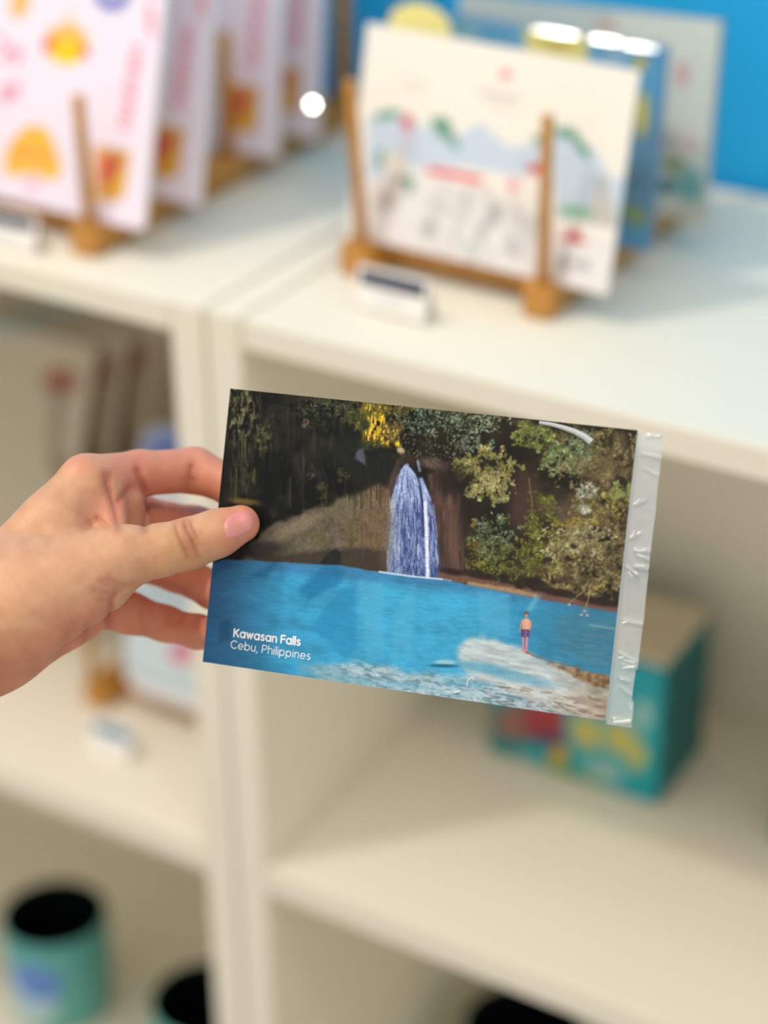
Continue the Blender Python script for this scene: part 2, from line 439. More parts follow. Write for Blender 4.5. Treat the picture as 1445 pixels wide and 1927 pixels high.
# --- blue packs in glossy sleeves
M_glint_strip = film_mat('glint_strip_film', .35, .14, (.97, .97, .95), ior=1.6)  # for strips added only to make the pack's top edge glint
KEY = np.array([-.50, -.60, Z0 + 1.43])
def facing_strip(root, M, pa, pb, height, mat, name='sleeve_glint_strip'):
    """thin strip added between two world points, tilted to glint like a sleeve highlight"""
    mid = (pa + pb) / 2; vd = CC - mid; vd = vd / np.linalg.norm(vd); ld = KEY - mid; ld = ld / np.linalg.norm(ld)
    h = vd + ld; u = (pb - pa) / np.linalg.norm(pb - pa); h = h - u * (u @ h); h = h / np.linalg.norm(h); v = np.cross(h, u) * height / 2
    inv = Matrix(M).inverted(); W_ = []
    for k, t in enumerate(np.linspace(0, 1, 9)):
        p = pa + (pb - pa) * t; g = .55 + .45 * math.sin(math.pi * t)
        W_ += [p - v * g, p + v * g, p + v * g - h * .0004, p - v * g - h * .0004]
    fs = [(0, 1, 2, 3), (35, 34, 33, 32)]
    for k in range(8):
        for j in range(4): j2 = (j + 1) % 4; fs.append((4 * k + j, 4 * k + j2, 4 * k + 4 + j2, 4 * k + 4 + j))
    o = mesh_obj(name, [inv @ Vector(p) for p in W_], fs, mat, root)
    bm = bmesh.new(); bm.from_mesh(o.data); bmesh.ops.recalc_face_normals(bm, faces=bm.faces); bm.to_mesh(o.data); bm.free()
    return o
def glints_on(root, M):
    A = np.array(M)
    def at_(x, y):
        d = ray(x, y); t = ((A[:3, 3] + A[:3, 2] * .003 - CC) @ A[:3, 2]) / (d @ A[:3, 2]); return CC + t * d
    for xa, ya, xb, yb in ((1004, 55, 1086, 68), (1112, 72, 1168, 80), (1174, 84, 1236, 93)): facing_strip(root, M, at_(xa, ya), at_(xb, yb), .0026, M_glint_strip)
cv = Canvas(700, -20, 1280, 500, (76, 158, 210), .5)
cv.poly([(1150, 250), (1260, 200), (1260, 420), (1150, 420)], (84, 140, 178), 60)
cv.poly([(985, 30), (1108, 45), (1104, 140), (990, 130)], (238, 222, 120), 10); cv.ell(1050, 80, 22, 22, (226, 196, 90), 0, .6, .8)
cv.ell(880, 62, 22, 14, (150, 190, 200), 0, .6, .8); cv.ell(1160, 105, 26, 12, (170, 196, 220), 0, .6, .8)
cv.ell(1205, 120, 12, 14, (214, 190, 70), 0, .4); cv.ell(1208, 215, 12, 42, (216, 192, 76), .05, .4)
cv.ell(1206, 330, 26, 30, (64, 118, 150), 0, .6, .8); cv.ell(1195, 405, 26, 16, (150, 160, 90), .4, .5, .9); cv.ell(1180, 398, 12, 10, (110, 150, 80), 0, .5)
Mc2 = lean_frame(.0264, .1502, RT, .0819, .0141, 0)
blue_edge = principled('blue_card_edge', (60, 130, 184), .5, .05, 40)
card('greeting_card', Mc2, .1688, .1131, .005, 'thick bright blue card pack with yellow flecks in a shiny clear sleeve', 'card', None, px_colour(cv, Mc2), 120, 80, film=.003, back=blue_edge)
glints_on(bpy.data.objects['greeting_card.002'], Mc2)
cv = Canvas(820, -40, 1380, 460, (214, 224, 220), .5)
cv.poly([(820, -20), (1150, 10), (1160, 60), (820, 40)], (190, 208, 210), 40)
cv.ell(1140, 48, 20, 8, (216, 130, 110), .2, .6, .7); cv.ell(1284, 140, 11, 22, (222, 150, 160), 0, .5, .9)
cv.ell(1295, 270, 20, 24, (216, 190, 184), 0, .6, .7); cv.ell(1258, 262, 16, 22, (150, 150, 146), 0, .6, .6)
cv.ell(1268, 310, 22, 16, (120, 140, 92), .4, .5, .9); cv.ell(1300, 350, 24, 34, (80, 160, 170), 0, .5, .9); cv.ell(1255, 350, 20, 14, (34, 112, 124), 0, .5, .9)
cv.ell(1290, 400, 34, 18, (204, 200, 186), 0, .5, .9)
Mc3 = lean_frame(.0449, .195, RT, .1437, .0294, .0257)
card('greeting_card', Mc3, .1616, .1122, .006, 'tall white card pack with a teal seaside print, last in its rack', 'card', None, px_colour(cv, Mc3), 110, 80, film=.002,
     back=principled('kraft_card_edge', (196, 178, 160), .6, .05, 40))

# --- pink sticker sheets on the left rack
cv = Canvas(-420, -420, 340, 450, (242, 231, 246), .6)
cv.poly([(6, 318), (14, 276), (40, 244), (66, 233), (92, 246), (110, 290), (116, 322), (104, 341), (84, 336), (66, 326), (40, 330), (18, 332)], (246, 186, 62), 6)
cv.line([(28, 288), (60, 290), (96, 296)], 12, (236, 150, 84), 6, .8); cv.line([(22, 308), (100, 312)], 6, (250, 204, 110), 6, .5)
cv.ell(62, 345, 10, 10, (238, 160, 180), 0, .5)
cv.ell(125, 80, 40, 34, (242, 186, 84), 0, .25); cv.ell(126, 98, 31, 23, (246, 208, 10), 0, .3); cv.ell(91, 84, 8, 15, (226, 66, 56), .3, .5); cv.ell(159, 97, 8, 11, (226, 70, 56), -.3, .5)
cv.poly([(122, 50), (130, 12), (139, 50)], (246, 204, 150), 8)
cv.ell(38, 4, 17, 30, (252, 182, 92), .2, .4); cv.ell(-80, 40, 40, 52, (90, 150, 200), 0, .3); cv.ell(-110, 250, 46, 60, (224, 90, 80), 0, .3); cv.ell(-60, 160, 36, 30, (246, 208, 80), 0, .3)
cv.ell(212, -14, 33, 34, (86, 102, 186), 0, .2); cv.ell(212, -18, 18, 18, (240, 228, 238), 0, .3)
for a in ([(2, 110), (20, 92), (38, 98), (30, 118)], [(4, 176), (18, 166), (32, 160), (26, 182), (6, 186)], [(0, 70), (6, 80)]): cv.line(a, 12, (228, 140, 162), 6, .85)
for t in np.linspace(0, 1, 11):
    x, y = 258 - 24 * t, 92 + 148 * t
    cv.line([(x - 6 + rng.uniform(-3, 3), y - 5), (x + 7, y + rng.uniform(-4, 6))], 8, (232, 112, 132), 5, .9)
for y in (-140, -90, -40, 10, 36): cv.line([(280, y), (288, y + 30)], 10, (234, 130, 146), 6, .8)
cv.poly([(178, 272), (246, 286), (234, 368), (222, 378), (180, 376)], (226, 166, 80), 8)
cv.poly([(194, 292), (226, 300), (200, 348), (188, 340)], (216, 78, 76), 8); cv.poly([(232, 318), (226, 368), (198, 372)], (240, 180, 44), 8)
for x, y, r, c in ((-200, -120, 50, (120, 180, 120)), (60, -160, 46, (240, 150, 90)), (-300, 60, 44, (230, 120, 150)), (200, -250, 50, (246, 206, 70)), (60, -320, 40, (110, 140, 200)), (-300, 280, 40, (240, 190, 90))):
    cv.ell(x, y, r, r * .8, c, .3, .2)
SHW, SHH = .15, .20
def sheetM(xr, y, lean): return lean_frame(xr - SHW, y, RT, lean)
Ms1 = sheetM(-.0695, .0385, .27)
sheets = [(-.0695, .0385, .27, 'pink sticker sheet with orange shell and yellow lantern, frontmost in its rack'),
          (-.065, .0865, .22, 'pink sticker sheet directly behind the frontmost sticker sheet'),
          (-.0715, .178, .12, 'pink sticker sheet third from the front of its rack'),
          (-.0705, .2225, .13, 'pink sticker sheet at the back of its rack nearest the blue wall')]
for xr, y, ln, lb in sheets:
    card('sticker_sheet', sheetM(xr, y, ln), SHW, SHH, .004, lb, 'sticker sheet', 'pink sticker sheets',
         lambda a, b: cv.sample(*local_to_px(Ms1, a, b)), 110, 140, r=.003)

sheet4 = bpy.data.objects['sticker_sheet.003']
pc_ = hit(588, 197, 0, -.0695); vd = CC - pc_; vd /= np.linalg.norm(vd); ldir = np.array([1.15, -.75, Z0 + 1.45]) - pc_; ldir /= np.linalg.norm(ldir)
hv = Vector((vd + ldir) / np.linalg.norm(vd + ldir)); qd = hv.to_track_quat('Z', 'Y')
ring = [pc_ + np.array(qd @ Vector((.0021 * math.cos(a), .0021 * math.sin(a), 0))) for a in np.linspace(0, 2 * math.pi, 17)[:-1]]
back_ = [p - np.array(hv) * .0012 for p in ring]
inv = sheet4.matrix_world.inverted() if False else Matrix(sheetM(-.0705, .2225, .13)).inverted()
glint_obj = mesh_obj('glint_disc', [inv @ Vector(p) for p in ring + back_], [tuple(range(16)), tuple(reversed(range(16, 32)))] + [(k, 16 + k, 16 + (k + 1) % 16, (k + 1) % 16) for k in range(16)],
                principled('glint_metal', (240, 240, 230), .15, .02, 50, Metallic=1.0), sheet4)  # made-up metal disc, aimed between camera and lamp to give a glint

# --- pale blue card on the lower left rack
zs = -.381 + RT
cv = Canvas(180, 740, 640, 1400, (232, 232, 236), .5)
cv.poly([(180, 1080), (640, 1240), (640, 1420), (390, 1318), (205, 1248)], (206, 220, 226), 14)
cv.poly([(190, 1262), (640, 1425), (640, 1460), (190, 1310)], (228, 228, 230), 8)
cv.line([(196, 1247), (400, 1318), (640, 1400)], 6, (140, 170, 184), 5)
cv.ell(342, 1228, 20, 20, (226, 96, 120), 0, .6, .9); cv.ell(345, 1216, 12, 7, (100, 90, 170), 0, .5, .7)
cv.ell(290, 830, 70, 56, (168, 186, 216), 0, .4); cv.ell(315, 850, 40, 34, (96, 118, 184), 0, .5)
cv.ell(310, 1130, 60, 40, (190, 208, 218), 0, .6)
Ml = lean_frame(-.166, .0985, zs, .24)
root = empty('greeting_card', mat=Ml)
tag(root, 'pale blue and white card with a red dot on the lower left shelf', 'card')
slab('backing', rounded(.15, .195, .02, 6), -.002, 0, M_paper, root)
ol = px_colour(cv, Ml)
o = grid_print('printed_face', .15, .195, 90, 110, .00012, ol, M_print, root)
bm = bmesh.new(); bm.from_mesh(o.data)
for v in list(bm.verts):                                            # rounded top corners like the backing
    x = min(v.co.x, .15 - v.co.x); y = min(v.co.y, .195 - v.co.y)
    if x < .02 and y < .02 and math.hypot(.02 - x, .02 - y) > .0205: bm.verts.remove(v)
bm.to_mesh(o.data); bm.free()

# --- beige flower sheets behind it
cv = Canvas(-420, 560, 300, 1150, (196, 184, 160), .5)
cv.ell(108, 722, 30, 24, (150, 78, 62), 0, .6); cv.line([(104, 750), (98, 860), (112, 920)], 22, (128, 122, 92), 20, .8); cv.ell(110, 880, 18, 14, (140, 90, 74), 0, .6, .7)
cv.ell(-90, 720, 34, 28, (150, 90, 70), 0, .6); cv.ell(10, 600, 60, 34, (156, 178, 180), 0, .6)
Mb = lean_frame(-.43, .142, zs, .36)
for y, ln, lb in ((.142, .36, 'beige sheet with a red flower, frontmost on the lower left shelf'), (.17, .36, 'beige sheet with a red flower, second of three on the lower left shelf'), (.199, .36, 'beige sheet with a red flower, rearmost of three on the lower left shelf')):
    card('flower_sheet', lean_frame(-.43 + (y - .142) * .3, y + .004, zs, ln), .165, .205, .003, lb, 'paper sheet', 'beige flower sheets',
         lambda a, b: cv.sample(*local_to_px(Mb, a, b)), 70, 80)

# ------------------------------------------------------------------ price tags
def price_tag(M, w_, h_, ink, label):
    root = empty('price_tag', mat=M); tag(root, label, 'price tag')
    slab('front_leaf', rounded(w_, h_, .001, 2), -.0006, 0, M_paper, root)
    vs = [(0, h_ - .0006, -.0006), (w_, h_ - .0006, -.0006), (w_, .0012, -.013), (0, .0012, -.013), (0, h_, -.0002), (w_, h_, -.0002), (w_, .0010, -.0136), (0, .0010, -.0136)]
    mesh_obj('rear_leaf', vs, [(0, 1, 2, 3), (7, 6, 5, 4), (0, 4, 5, 1), (2, 6, 7, 3), (1, 5, 6, 2), (0, 3, 7, 4)], M_paper, root)
    slab('ink_band', [(w_ * .05, h_ * .56), (w_ * .95, h_ * .56), (w_ * .95, h_ * .9), (w_ * .05, h_ * .9)], 0, .0001, ink, root)
    slab('faint_ink_line', [(w_ * .3, h_ * .28), (w_ * .7, h_ * .28), (w_ * .7, h_ * .4), (w_ * .3, h_ * .4)], 0, .0001, principled('pale_ink', (206, 206, 208), .6, .1, 60), root)
    return root
price_tag(lean_frame(.0705, .0434, .0004, .22, -.0277), .046, .024, M_dark, 'small white price tag with a dark band before the cream card')
price_tag(lean_frame(-.178, .0155, .0004, .22), .046, .022, M_dark, 'small white price tag at the foot of the pink sticker sheets')
price_tag(lean_frame(-.158, .046, -.381 + .0004, .5), .036, .024, M_tagblue, 'small white price tag with blue-grey band on the lower left shelf')

# ------------------------------------------------------------------ teal boxes
teal = principled('teal_card', (4, 120, 126), .5, .05, 30)
lid = principled('beige_lid', (206, 196, 172), .6, .03, 20)
cv = Canvas(905, 1225, 1280, 1525, (0, 158, 172), .6)
cv.ell(962, 1360, 36, 40, (150, 104, 92), 0, .5); cv.poly([(982, 1310), (1064, 1320), (1064, 1400), (990, 1392)], (162, 56, 62), 14); cv.ell(1040, 1395, 34, 12, (60, 62, 112), .2, .5)
cv.poly([(1062, 1320), (1210, 1350), (1205, 1440), (1066, 1410)], (84, 168, 172), 16)
for x, y in ((1095, 1372), (1115, 1384), (1158, 1384), (1176, 1396), (1200, 1424)): cv.ell(x, y, 18, 28, (206, 186, 92), .1, .4, .9)
cv.ell(1210, 1345, 20, 30, (150, 190, 186), 0, .5); cv.ell(1135, 1452, 44, 20, (158, 190, 184), .2, .5); cv.ell(965, 1432, 50, 20, (178, 190, 166), .3, .5); cv.ell(950, 1405, 34, 14, (18, 134, 136), .2, .5)
cv.ell(1050, 1424, 20, 22, (206, 160, 48), 0, .4); cv.line([(1055, 1452), (1090, 1465), (1130, 1484)], 20, (88, 150, 62), 8)
Mb2 = lean_frame(.0844, .1826, -.3788, 0.0, .02)
def gift_box(M, label):
    root = empty('gift_box', mat=M); tag(root, label, 'box', 'teal boxes on the middle shelf')
    w_, h_, d_ = .1253, .111, .074
    box('box_body', 0, w_, 0, h_ - .004, -d_, 0, teal, root, .0012)
    box('lid', .0004, w_ - .0004, h_ - .0038, h_, -d_ + .0004, -.0004, lid, root, .0008)
    grid_print('printed_front', w_ - .004, h_ - .008, 80, 70, .0002, lambda a, b: cv.sample(*local_to_px(Mb2, a + .002, b + .002)), M_print, root).location = (.002, .002, 0)
    for k in range(3):
        slab('side_stripe', [(w_ + .0002, .02 + .03 * k), (w_ + .0002, .032 + .03 * k), (w_ + .0003, .032 + .03 * k), (w_ + .0003, .02 + .03 * k)], -d_ + .006, -.006, principled('dark_teal_ink', (16, 96, 98), .5, .05, 30), root)
    return root
gift_box(Mb2, 'teal printed box with beige lid behind the postcard')
gift_box(lean_frame(.2895, .1860, -.3788, 0, .02), 'teal printed box at the right end of the middle shelf')

# ------------------------------------------------------------------ cups on the lowest shelf
glaze = principled('teal_glaze', (96, 172, 164), .35, .12, 25)
spotm = principled('blue_print', (96, 138, 208), .4, .15, 40)
palem = principled('pale_glaze_print', (176, 204, 206), .4, .08, 30)
def cup(c, ang, label, R=.043, H=.094):
    root = empty('cup', (c[0], c[1], Z0 - .727)); tag(root, label, 'cup', 'teal cups with black insides')
    lathe('cup_body', [(0, 0), (R * .86, 0), (R * .93, .003), (R * .97, .02), (R, .05), (R, H - .001), (R - .0012, H), (R - .0016, H - .0004)], glaze, root)
    lathe('cup_inside', [(R - .0016, H - .0004), (R - .0022, H - .002), (R - .003, .02), (R - .01, .008), (0, .006)], M_black, root)
    for nm, a0, zc, ra, rz, mt in (('printed_spot', ang, .056, .55, .019, spotm), ('pale_print', ang - .35, .035, .75, .026, palem)):
        e = .0003 if nm == 'printed_spot' else .00015
        vs = [((R + e) * math.cos(a0), (R + e) * math.sin(a0), zc)]; fs = []
        n = 28
        for k in range(n):
            t = 2 * math.pi * k / n; a = a0 + ra * math.cos(t); vs.append(((R + e) * math.cos(a), (R + e) * math.sin(a), zc + rz * math.sin(t)))
        for r_ in (1,):
            for k in range(n): fs.append((0, 1 + k, 1 + (k + 1) % n))
        # two rings so the patch hugs the wall
        vs2 = [vs[0]]; fs = []
        for j in range(1, 6):
            for k in range(n):
                t = 2 * math.pi * k / n; a = a0 + ra * j / 5 * math.cos(t)
                vs2.append(((R + e) * math.cos(a), (R + e) * math.sin(a), zc + rz * j / 5 * math.sin(t)))
        for k in range(n): fs.append((0, 1 + k, 1 + (k + 1) % n))
        for j in range(4):
            for k in range(n):
                k2 = (k + 1) % n; fs.append((1 + j * n + k, 1 + (j + 1) * n + k, 1 + (j + 1) * n + k2, 1 + j * n + k2))
        mesh_obj(nm, vs2, fs, mt, root, True)
    return root
zc = -.727 + .094 + Z0
cup(hit(101, 1718, 2, zc), -1.35, 'teal cup with black inside and blue spot, bottom left')
c2 = hit(372, 1872, 2, zc); cup((c2[0] + .008, c2[1] + .0), -1.2, 'teal cup with black inside half hidden by the white upright')
c3 = hit(985, 1925, 2, zc); cup((c3[0], c3[1] - .002), -1.2, 'teal cup with black inside under the right bookcase shelf', R=.045)
#POSTCARD
# ------------------------------------------------------------------ the postcard held in the hand
PB, PR_, PT = [np.array(p) + np.array([0, 0, Z0]) for p in ((.2400, -.3293, .0332), (.3885, -.2955, .0390), (.2264, -.2849, .1235))]
PW, PH, PTH = .1524, .1016, .0022
pu = (PR_ - PB) / np.linalg.norm(PR_ - PB); pv = PT - PB; pv -= pu * (pu @ pv); pv /= np.linalg.norm(pv)
MP = frame(PB, pu, pv)
pn = np.cross(pu, pv)
def card_xy(x, y):
    d = ray(x, y); t = ((PB - CC) @ pn) / (d @ pn); q = CC + t * d - PB
    return np.array([q @ pu, q @ pv])

def paint_falls():
    c = Canvas(372, 722, 1212, 1372, (36, 37, 33), 1.0)
    X, Y = c.X, c.Y
    sl = (X - 420) * .107                                            # the picture's horizontal runs down to the right
    V = Y - sl
    n1 = fbm(X / 26, Y / 26, 1, 5); n2 = fbm(X / 7, Y / 7, 2, 3); st = fbm(X / 3.2 + V / 60, V / 46, 3, 3)
    full = (slice(None), slice(None))
    def tone(a, col): c.mix(np.clip(a, 0, 1).astype(np.float32), col, full)
    c.im *= .5; tone(sm(.45, .75, n1) * .45, (56, 54, 42)); tone(sm(.55, .8, st) * .4, (66, 66, 54)); tone(sm(.6, .3, n1) * .6, (16, 19, 19))
    # mossy hanging growth, upper left
    def zone(x0, y0, x1, y1, f=20): return sm(x0 - f, x0 + f, X) * sm(x1 + f, x1 - f, X) * sm(y0 - f, y0 + f, Y) * sm(y1 + f, y1 - f, Y)
    z = zone(420, 720, 488, 800, 16) + zone(430, 790, 505, 830, 14) * .7 + zone(430, 720, 475, 930, 12) * .5
    tone(z * sm(.42, .72, fbm(X / 4, Y / 11, 5, 4)) * .6, (98, 97, 66)); tone(z * sm(.6, .8, fbm(X / 3, Y / 8, 6, 3)) * .7, (128, 126, 96))
    z = zone(480, 800, 510, 850, 8)
    tone(z * sm(.45, .7, n2) * .8, (98, 100, 58))
    for x, y0, y1, cc in ((440, 880, 950, (92, 98, 58)), (480, 880, 915, (110, 110, 54)), (455, 800, 870, (108, 106, 72)), (494, 820, 862, (94, 98, 66)), (566, 850, 900, (60, 66, 62)), (600, 860, 930, (56, 60, 58)), (545, 890, 960, (58, 64, 50)), (612, 890, 960, (70, 72, 60))):
        for k in range(5):
            xx = x + rng.uniform(-7, 7); a = rng.uniform(0, .4)
            c.line([(xx, y0 + (y1 - y0) * a), (xx + rng.uniform(-2, 3), y1 - rng.uniform(0, 14))], rng.uniform(1, 2), cc, 1.2, .5)
    # foliage along the top
    z = zone(560, 740, 690, 800, 26)
    tone(z * sm(.4, .65, fbm(X / 9, Y / 9, 8, 4)) * .8, (66, 70, 46)); tone(z * sm(.6, .75, fbm(X / 4, Y / 4, 9, 3)) * .8, (104, 106, 74))
    z = zone(610, 800, 690, 880, 22); tone(z * sm(.5, .8, n2) * .6, (64, 68, 42))
    def leaves(cx, cy, rx, ry, n, size, cols, ang=None, al=.9, lim=None):
        s = rng.integers(0, 40)
        for _ in range(int(n * 1.7)):
            r = math.sqrt(rng.random()); t = rng.uniform(0, 6.283)
            x, y = cx + 1.3 * rx * r * math.cos(t), cy + 1.3 * ry * r * math.sin(t)
            v = float(fbm(np.array([x / 13]), np.array([y / 13]), int(s), 3)[0])
            if v < .36 + .30 * r ** 3 + rng.normal(0, .05): continue
            if lim is not None and not lim(x, y): continue
            col = np.array(cols[min(int(rng.random() * len(cols)), len(cols) - 1)], float) * rng.uniform(.72, 1.15) * (0.62 + .75 * (v - .3))
            a = rng.uniform(0, 3.14) if ang is None else ang + rng.normal(0, .5)
            q = size * rng.uniform(.6, 1.3)
            c.ell(x, y, q, q * rng.uniform(.4, .65), np.clip(col, 0, 255), a, .35, al)
    # right-hand jungle base
    z = sm(750, 850, X) * sm(1100, 1080, V)
    tone(z * .9, (48, 43, 32)); tone(z * sm(.4, .7, n1) * .7, (78, 70, 48)); tone(z * sm(.55, .35, n2) * .5, (30, 27, 22))
    z = zone(1000, 800, 1200, 1130, 50); tone(z * sm(.35, .7, n1) * .75, (112, 98, 66)); tone(z * sm(.62, .8, n2) * .6, (146, 130, 96))
    DK = (30, 28, 24)
    for x, y, rx, ry, al in ((955, 860, 50, 40, .8), (960, 960, 36, 60, .8), (900, 960, 40, 40, .7), (1040, 915, 60, 28, .7), (830, 900, 60, 50, .7), (900, 815, 30, 14, .5), (1070, 905, 30, 16, .7), (860, 850, 46, 26, .6), (980, 1020, 26, 36, .7)):
        c.ell(x, y, rx, ry, DK, 0, .6, al)
    c.ell(985, 950, 26, 60, (78, 58, 50), .1, .6, .75); c.ell(1005, 965, 20, 40, (70, 52, 44), 0, .6, .6); c.ell(1075, 965, 40, 30, (96, 84, 66), 0, .6, .7)
    c.line([(995, 900), (1001, 945), (1002, 975), (1005, 992)], 1.8, (140, 108, 74), 1.2, .9)
    c.line([(1000, 960), (1012, 1000)], 1.2, (120, 96, 70), 1, .7)
    GB, GY, GL, GG, GD = (122, 142, 116), (150, 146, 78), (188, 184, 128), (104, 122, 66), (74, 88, 46)
    leaves(815, 790, 62, 30, 380, 3.0, (GB, (96, 118, 92), (78, 96, 70), (140, 160, 134))); leaves(900, 792, 50, 22, 220, 2.8, (GB, (92, 108, 76), (150, 160, 130)))
    leaves(780, 840, 40, 40, 160, 2.6, ((86, 84, 56), (102, 104, 70), (70, 68, 48))); leaves(850, 850, 60, 30, 200, 2.4, ((96, 100, 74), (70, 74, 52), (122, 124, 96)))
    leaves(890, 835, 34, 18, 140, 2.8, (GB, (134, 150, 120)))
    leaves(915, 892, 56, 44, 900, 3.3, (GY, GL, (134, 130, 66), (168, 160, 92)), al=.95); leaves(925, 920, 34, 26, 300, 3.0, (GL, (170, 162, 100)))
    leaves(1000, 820, 34, 24, 330, 3.2, ((132, 148, 74), (112, 132, 62), (160, 168, 96))); leaves(1040, 800, 46, 20, 160, 2.6, ((104, 98, 60), (128, 122, 84)))
    leaves(1055, 862, 44, 28, 420, 3.6, ((126, 146, 86), (150, 164, 110), (110, 130, 74), (176, 184, 140))); leaves(1095, 838, 24, 24, 220, 3.2, ((116, 136, 96), (140, 156, 118)))
    leaves(1150, 850, 44, 40, 420, 2.8, ((140, 126, 84), (160, 150, 104), (112, 98, 62))); leaves(1105, 900, 50, 40, 300, 2.6, ((134, 118, 84), (156, 142, 104)))
    leaves(1165, 925, 26, 16, 220, 3.4, ((176, 186, 118), (150, 160, 84))); leaves(1130, 955, 50, 26, 300, 3.0, ((160, 150, 80), (136, 126, 62), (184, 174, 110)))
    leaves(1103, 928, 16, 16, 70, 3.0, ((176, 186, 160), (200, 204, 180))); leaves(1098, 958, 12, 8, 40, 3.0, ((206, 206, 190),))
    leaves(1080, 985, 36, 8, 150, 2.8, ((174, 156, 74), (150, 130, 58))); leaves(1015, 965, 26, 40, 260, 3.0, ((112, 118, 50), (92, 98, 42), (136, 140, 66)))
    leaves(930, 1010, 44, 36, 620, 2.8, ((106, 122, 84), (126, 142, 104), (88, 104, 66), (150, 162, 128))); leaves(950, 1060, 60, 30, 560, 2.6, ((110, 120, 54), (132, 138, 68), (92, 100, 44)))
    leaves(890, 1040, 16, 50, 220, 2.6, ((128, 116, 56), (150, 130, 60), (104, 96, 46)))
    leaves(1020, 1040, 44, 44, 520, 3.0, ((128, 130, 56), (150, 150, 76), (106, 110, 46)))
    leaves(1110, 1060, 74, 64, 1500, 3.2, ((158, 146, 100), (186, 176, 134), (132, 120, 78), (150, 138, 80), (110, 96, 62)), al=.9)
    leaves(1090, 1020, 60, 34, 600, 3.0, ((180, 172, 126), (150, 140, 84), (200, 192, 150)), ang=-.5)
    leaves(1160, 1030, 36, 60, 400, 2.6, ((122, 106, 72), (146, 130, 94), (100, 84, 56)))
    c.ell(1080, 1028, 7, 5, DK, 0, .5, .8); c.ell(1110, 1010, 5, 6, DK, 0, .5, .6); c.ell(1145, 1035, 6, 12, DK, .3, .5, .5)
    # sunlit gap above the fall
    z = zone(684, 755, 726, 832, 10) + zone(700, 800, 750, 840, 8) * .8
    tone(z * sm(.35, .6, fbm(X / 6, Y / 9, 11, 3)) * .95, (196, 160, 46)); tone(z * sm(.5, .62, fbm(X / 3, Y / 12, 12, 3)) * .9, (234, 196, 66)); tone(z * sm(.62, .7, fbm(X / 2.2, Y / 14, 13, 2)), (92, 76, 24))
    c.ell(754, 848, 8, 6, (214, 190, 140), .6, .5); c.ell(748, 836, 5, 5, (232, 196, 40), 0, .5); c.ell(717, 786, 6, 8, (240, 200, 40), 0, .5)
    leaves(725, 768, 50, 16, 260, 2.6, ((120, 112, 54), (96, 94, 46), (150, 134, 60))); leaves(672, 790, 20, 22, 140, 2.6, ((92, 96, 48), (130, 124, 56)))
    leaves(735, 815, 22, 18, 120, 2.4, ((116, 104, 54), (90, 86, 46))); leaves(690, 838, 34, 10, 160, 2.4, ((90, 100, 46), (120, 122, 54))); leaves(745, 800, 18, 30, 120, 2.2, ((112, 96, 62), (136, 118, 80)))
    c.ell(655, 832, 26, 20, (26, 30, 28), 0, .5, .9); c.ell(694, 872, 60, 34, (30, 34, 30), 0, .6, .85); c.ell(688, 800, 9, 10, (40, 44, 34), 0, .5, .8)
    c.poly([(672, 848), (684, 846), (688, 876), (668, 862)], (104, 104, 122), 7, .7, rough=3, rs=5)
    leaves(645, 894, 10, 14, 40, 2.2, ((92, 88, 50), (70, 68, 42))); leaves(584, 892, 10, 16, 40, 2.4, ((78, 68, 62), (64, 56, 50))); leaves(573, 797, 8, 6, 24, 2.2, ((120, 106, 84),)); leaves(580, 770, 4, 9, 16, 2, ((96, 104, 58),)); leaves(500, 775, 40, 40, 90, 2, ((56, 56, 42), (74, 72, 54))); leaves(560, 850, 90, 70, 240, 2, ((46, 47, 40), (58, 56, 46), (34, 36, 34)))
    c.ell(460, 944, 26, 6, (122, 98, 52), .1, .6, .8); leaves(605, 925, 10, 14, 40, 2.2, ((92, 90, 50), (70, 70, 40)))
    # rock slope left of the fall
    rk = lambda x, y: (np.array((98, 88, 74), np.float32) * (.78 + .5 * fbm(x / 9, y / 9, 21, 4))[..., None] + np.array((10, -2, -10), np.float32) * sm(620, 740, x)[..., None] + np.array((0, 6, -8), np.float32) * sm(.55, .7, fbm(x / 20, y / 16, 22, 3))[..., None])
    c.poly([(492, 1004), (520, 984), (566, 964), (610, 950), (660, 934), (708, 912), (736, 922), (742, 970), (736, 1080), (640, 1070), (500, 1060), (450, 1060), (470, 1030)], (96, 86, 72), 12, .95, rough=9, rs=14, tex=rk)
    c.ell(560, 990, 46, 12, (132, 120, 98), -.42, .6, .7); c.ell(662, 952, 44, 18, (104, 100, 74), -.3, .6, .6)
    for k in range(60):
        x = rng.uniform(650, 742); y = rng.uniform(915, 1035)
        c.line([(x, y), (x + rng.uniform(-2, 2), y + rng.uniform(10, 34))], rng.uniform(1.2, 2.6), random.choice(((126, 100, 82), (78, 62, 52), (140, 120, 98), (54, 44, 40))), 1.5, .4)
    c.poly([(470, 1040), (560, 1040), (680, 1030), (740, 1040), (742, 1086), (640, 1070), (480, 1058)], (58, 50, 44), 14, .85, rough=5)
    c.poly([(600, 1064), (612, 1044), (632, 1032), (642, 1040), (640, 1066)], (34, 36, 36), 6, .9)
    c.ell(480, 1036, 60, 14, (38, 38, 42), -.1, .6, .8)
    for k in range(26):
        x = rng.uniform(655, 740); c.line([(x, rng.uniform(880, 900)), (x, rng.uniform(915, 960))], rng.uniform(1, 2.4), (40, 36, 32), 1.5, .6)
    # brown wall right of the fall
    rk2 = lambda x, y: np.array((84, 64, 57), np.float32) * (.55 + .9 * fbm(x / 4.5, y / 50, 24, 4))[..., None]
    c.poly([(804, 890), (836, 884), (868, 930), (874, 1000), (872, 1086), (826, 1088), (818, 980)], (80, 62, 56), 8, .92, rough=4, tex=rk2)
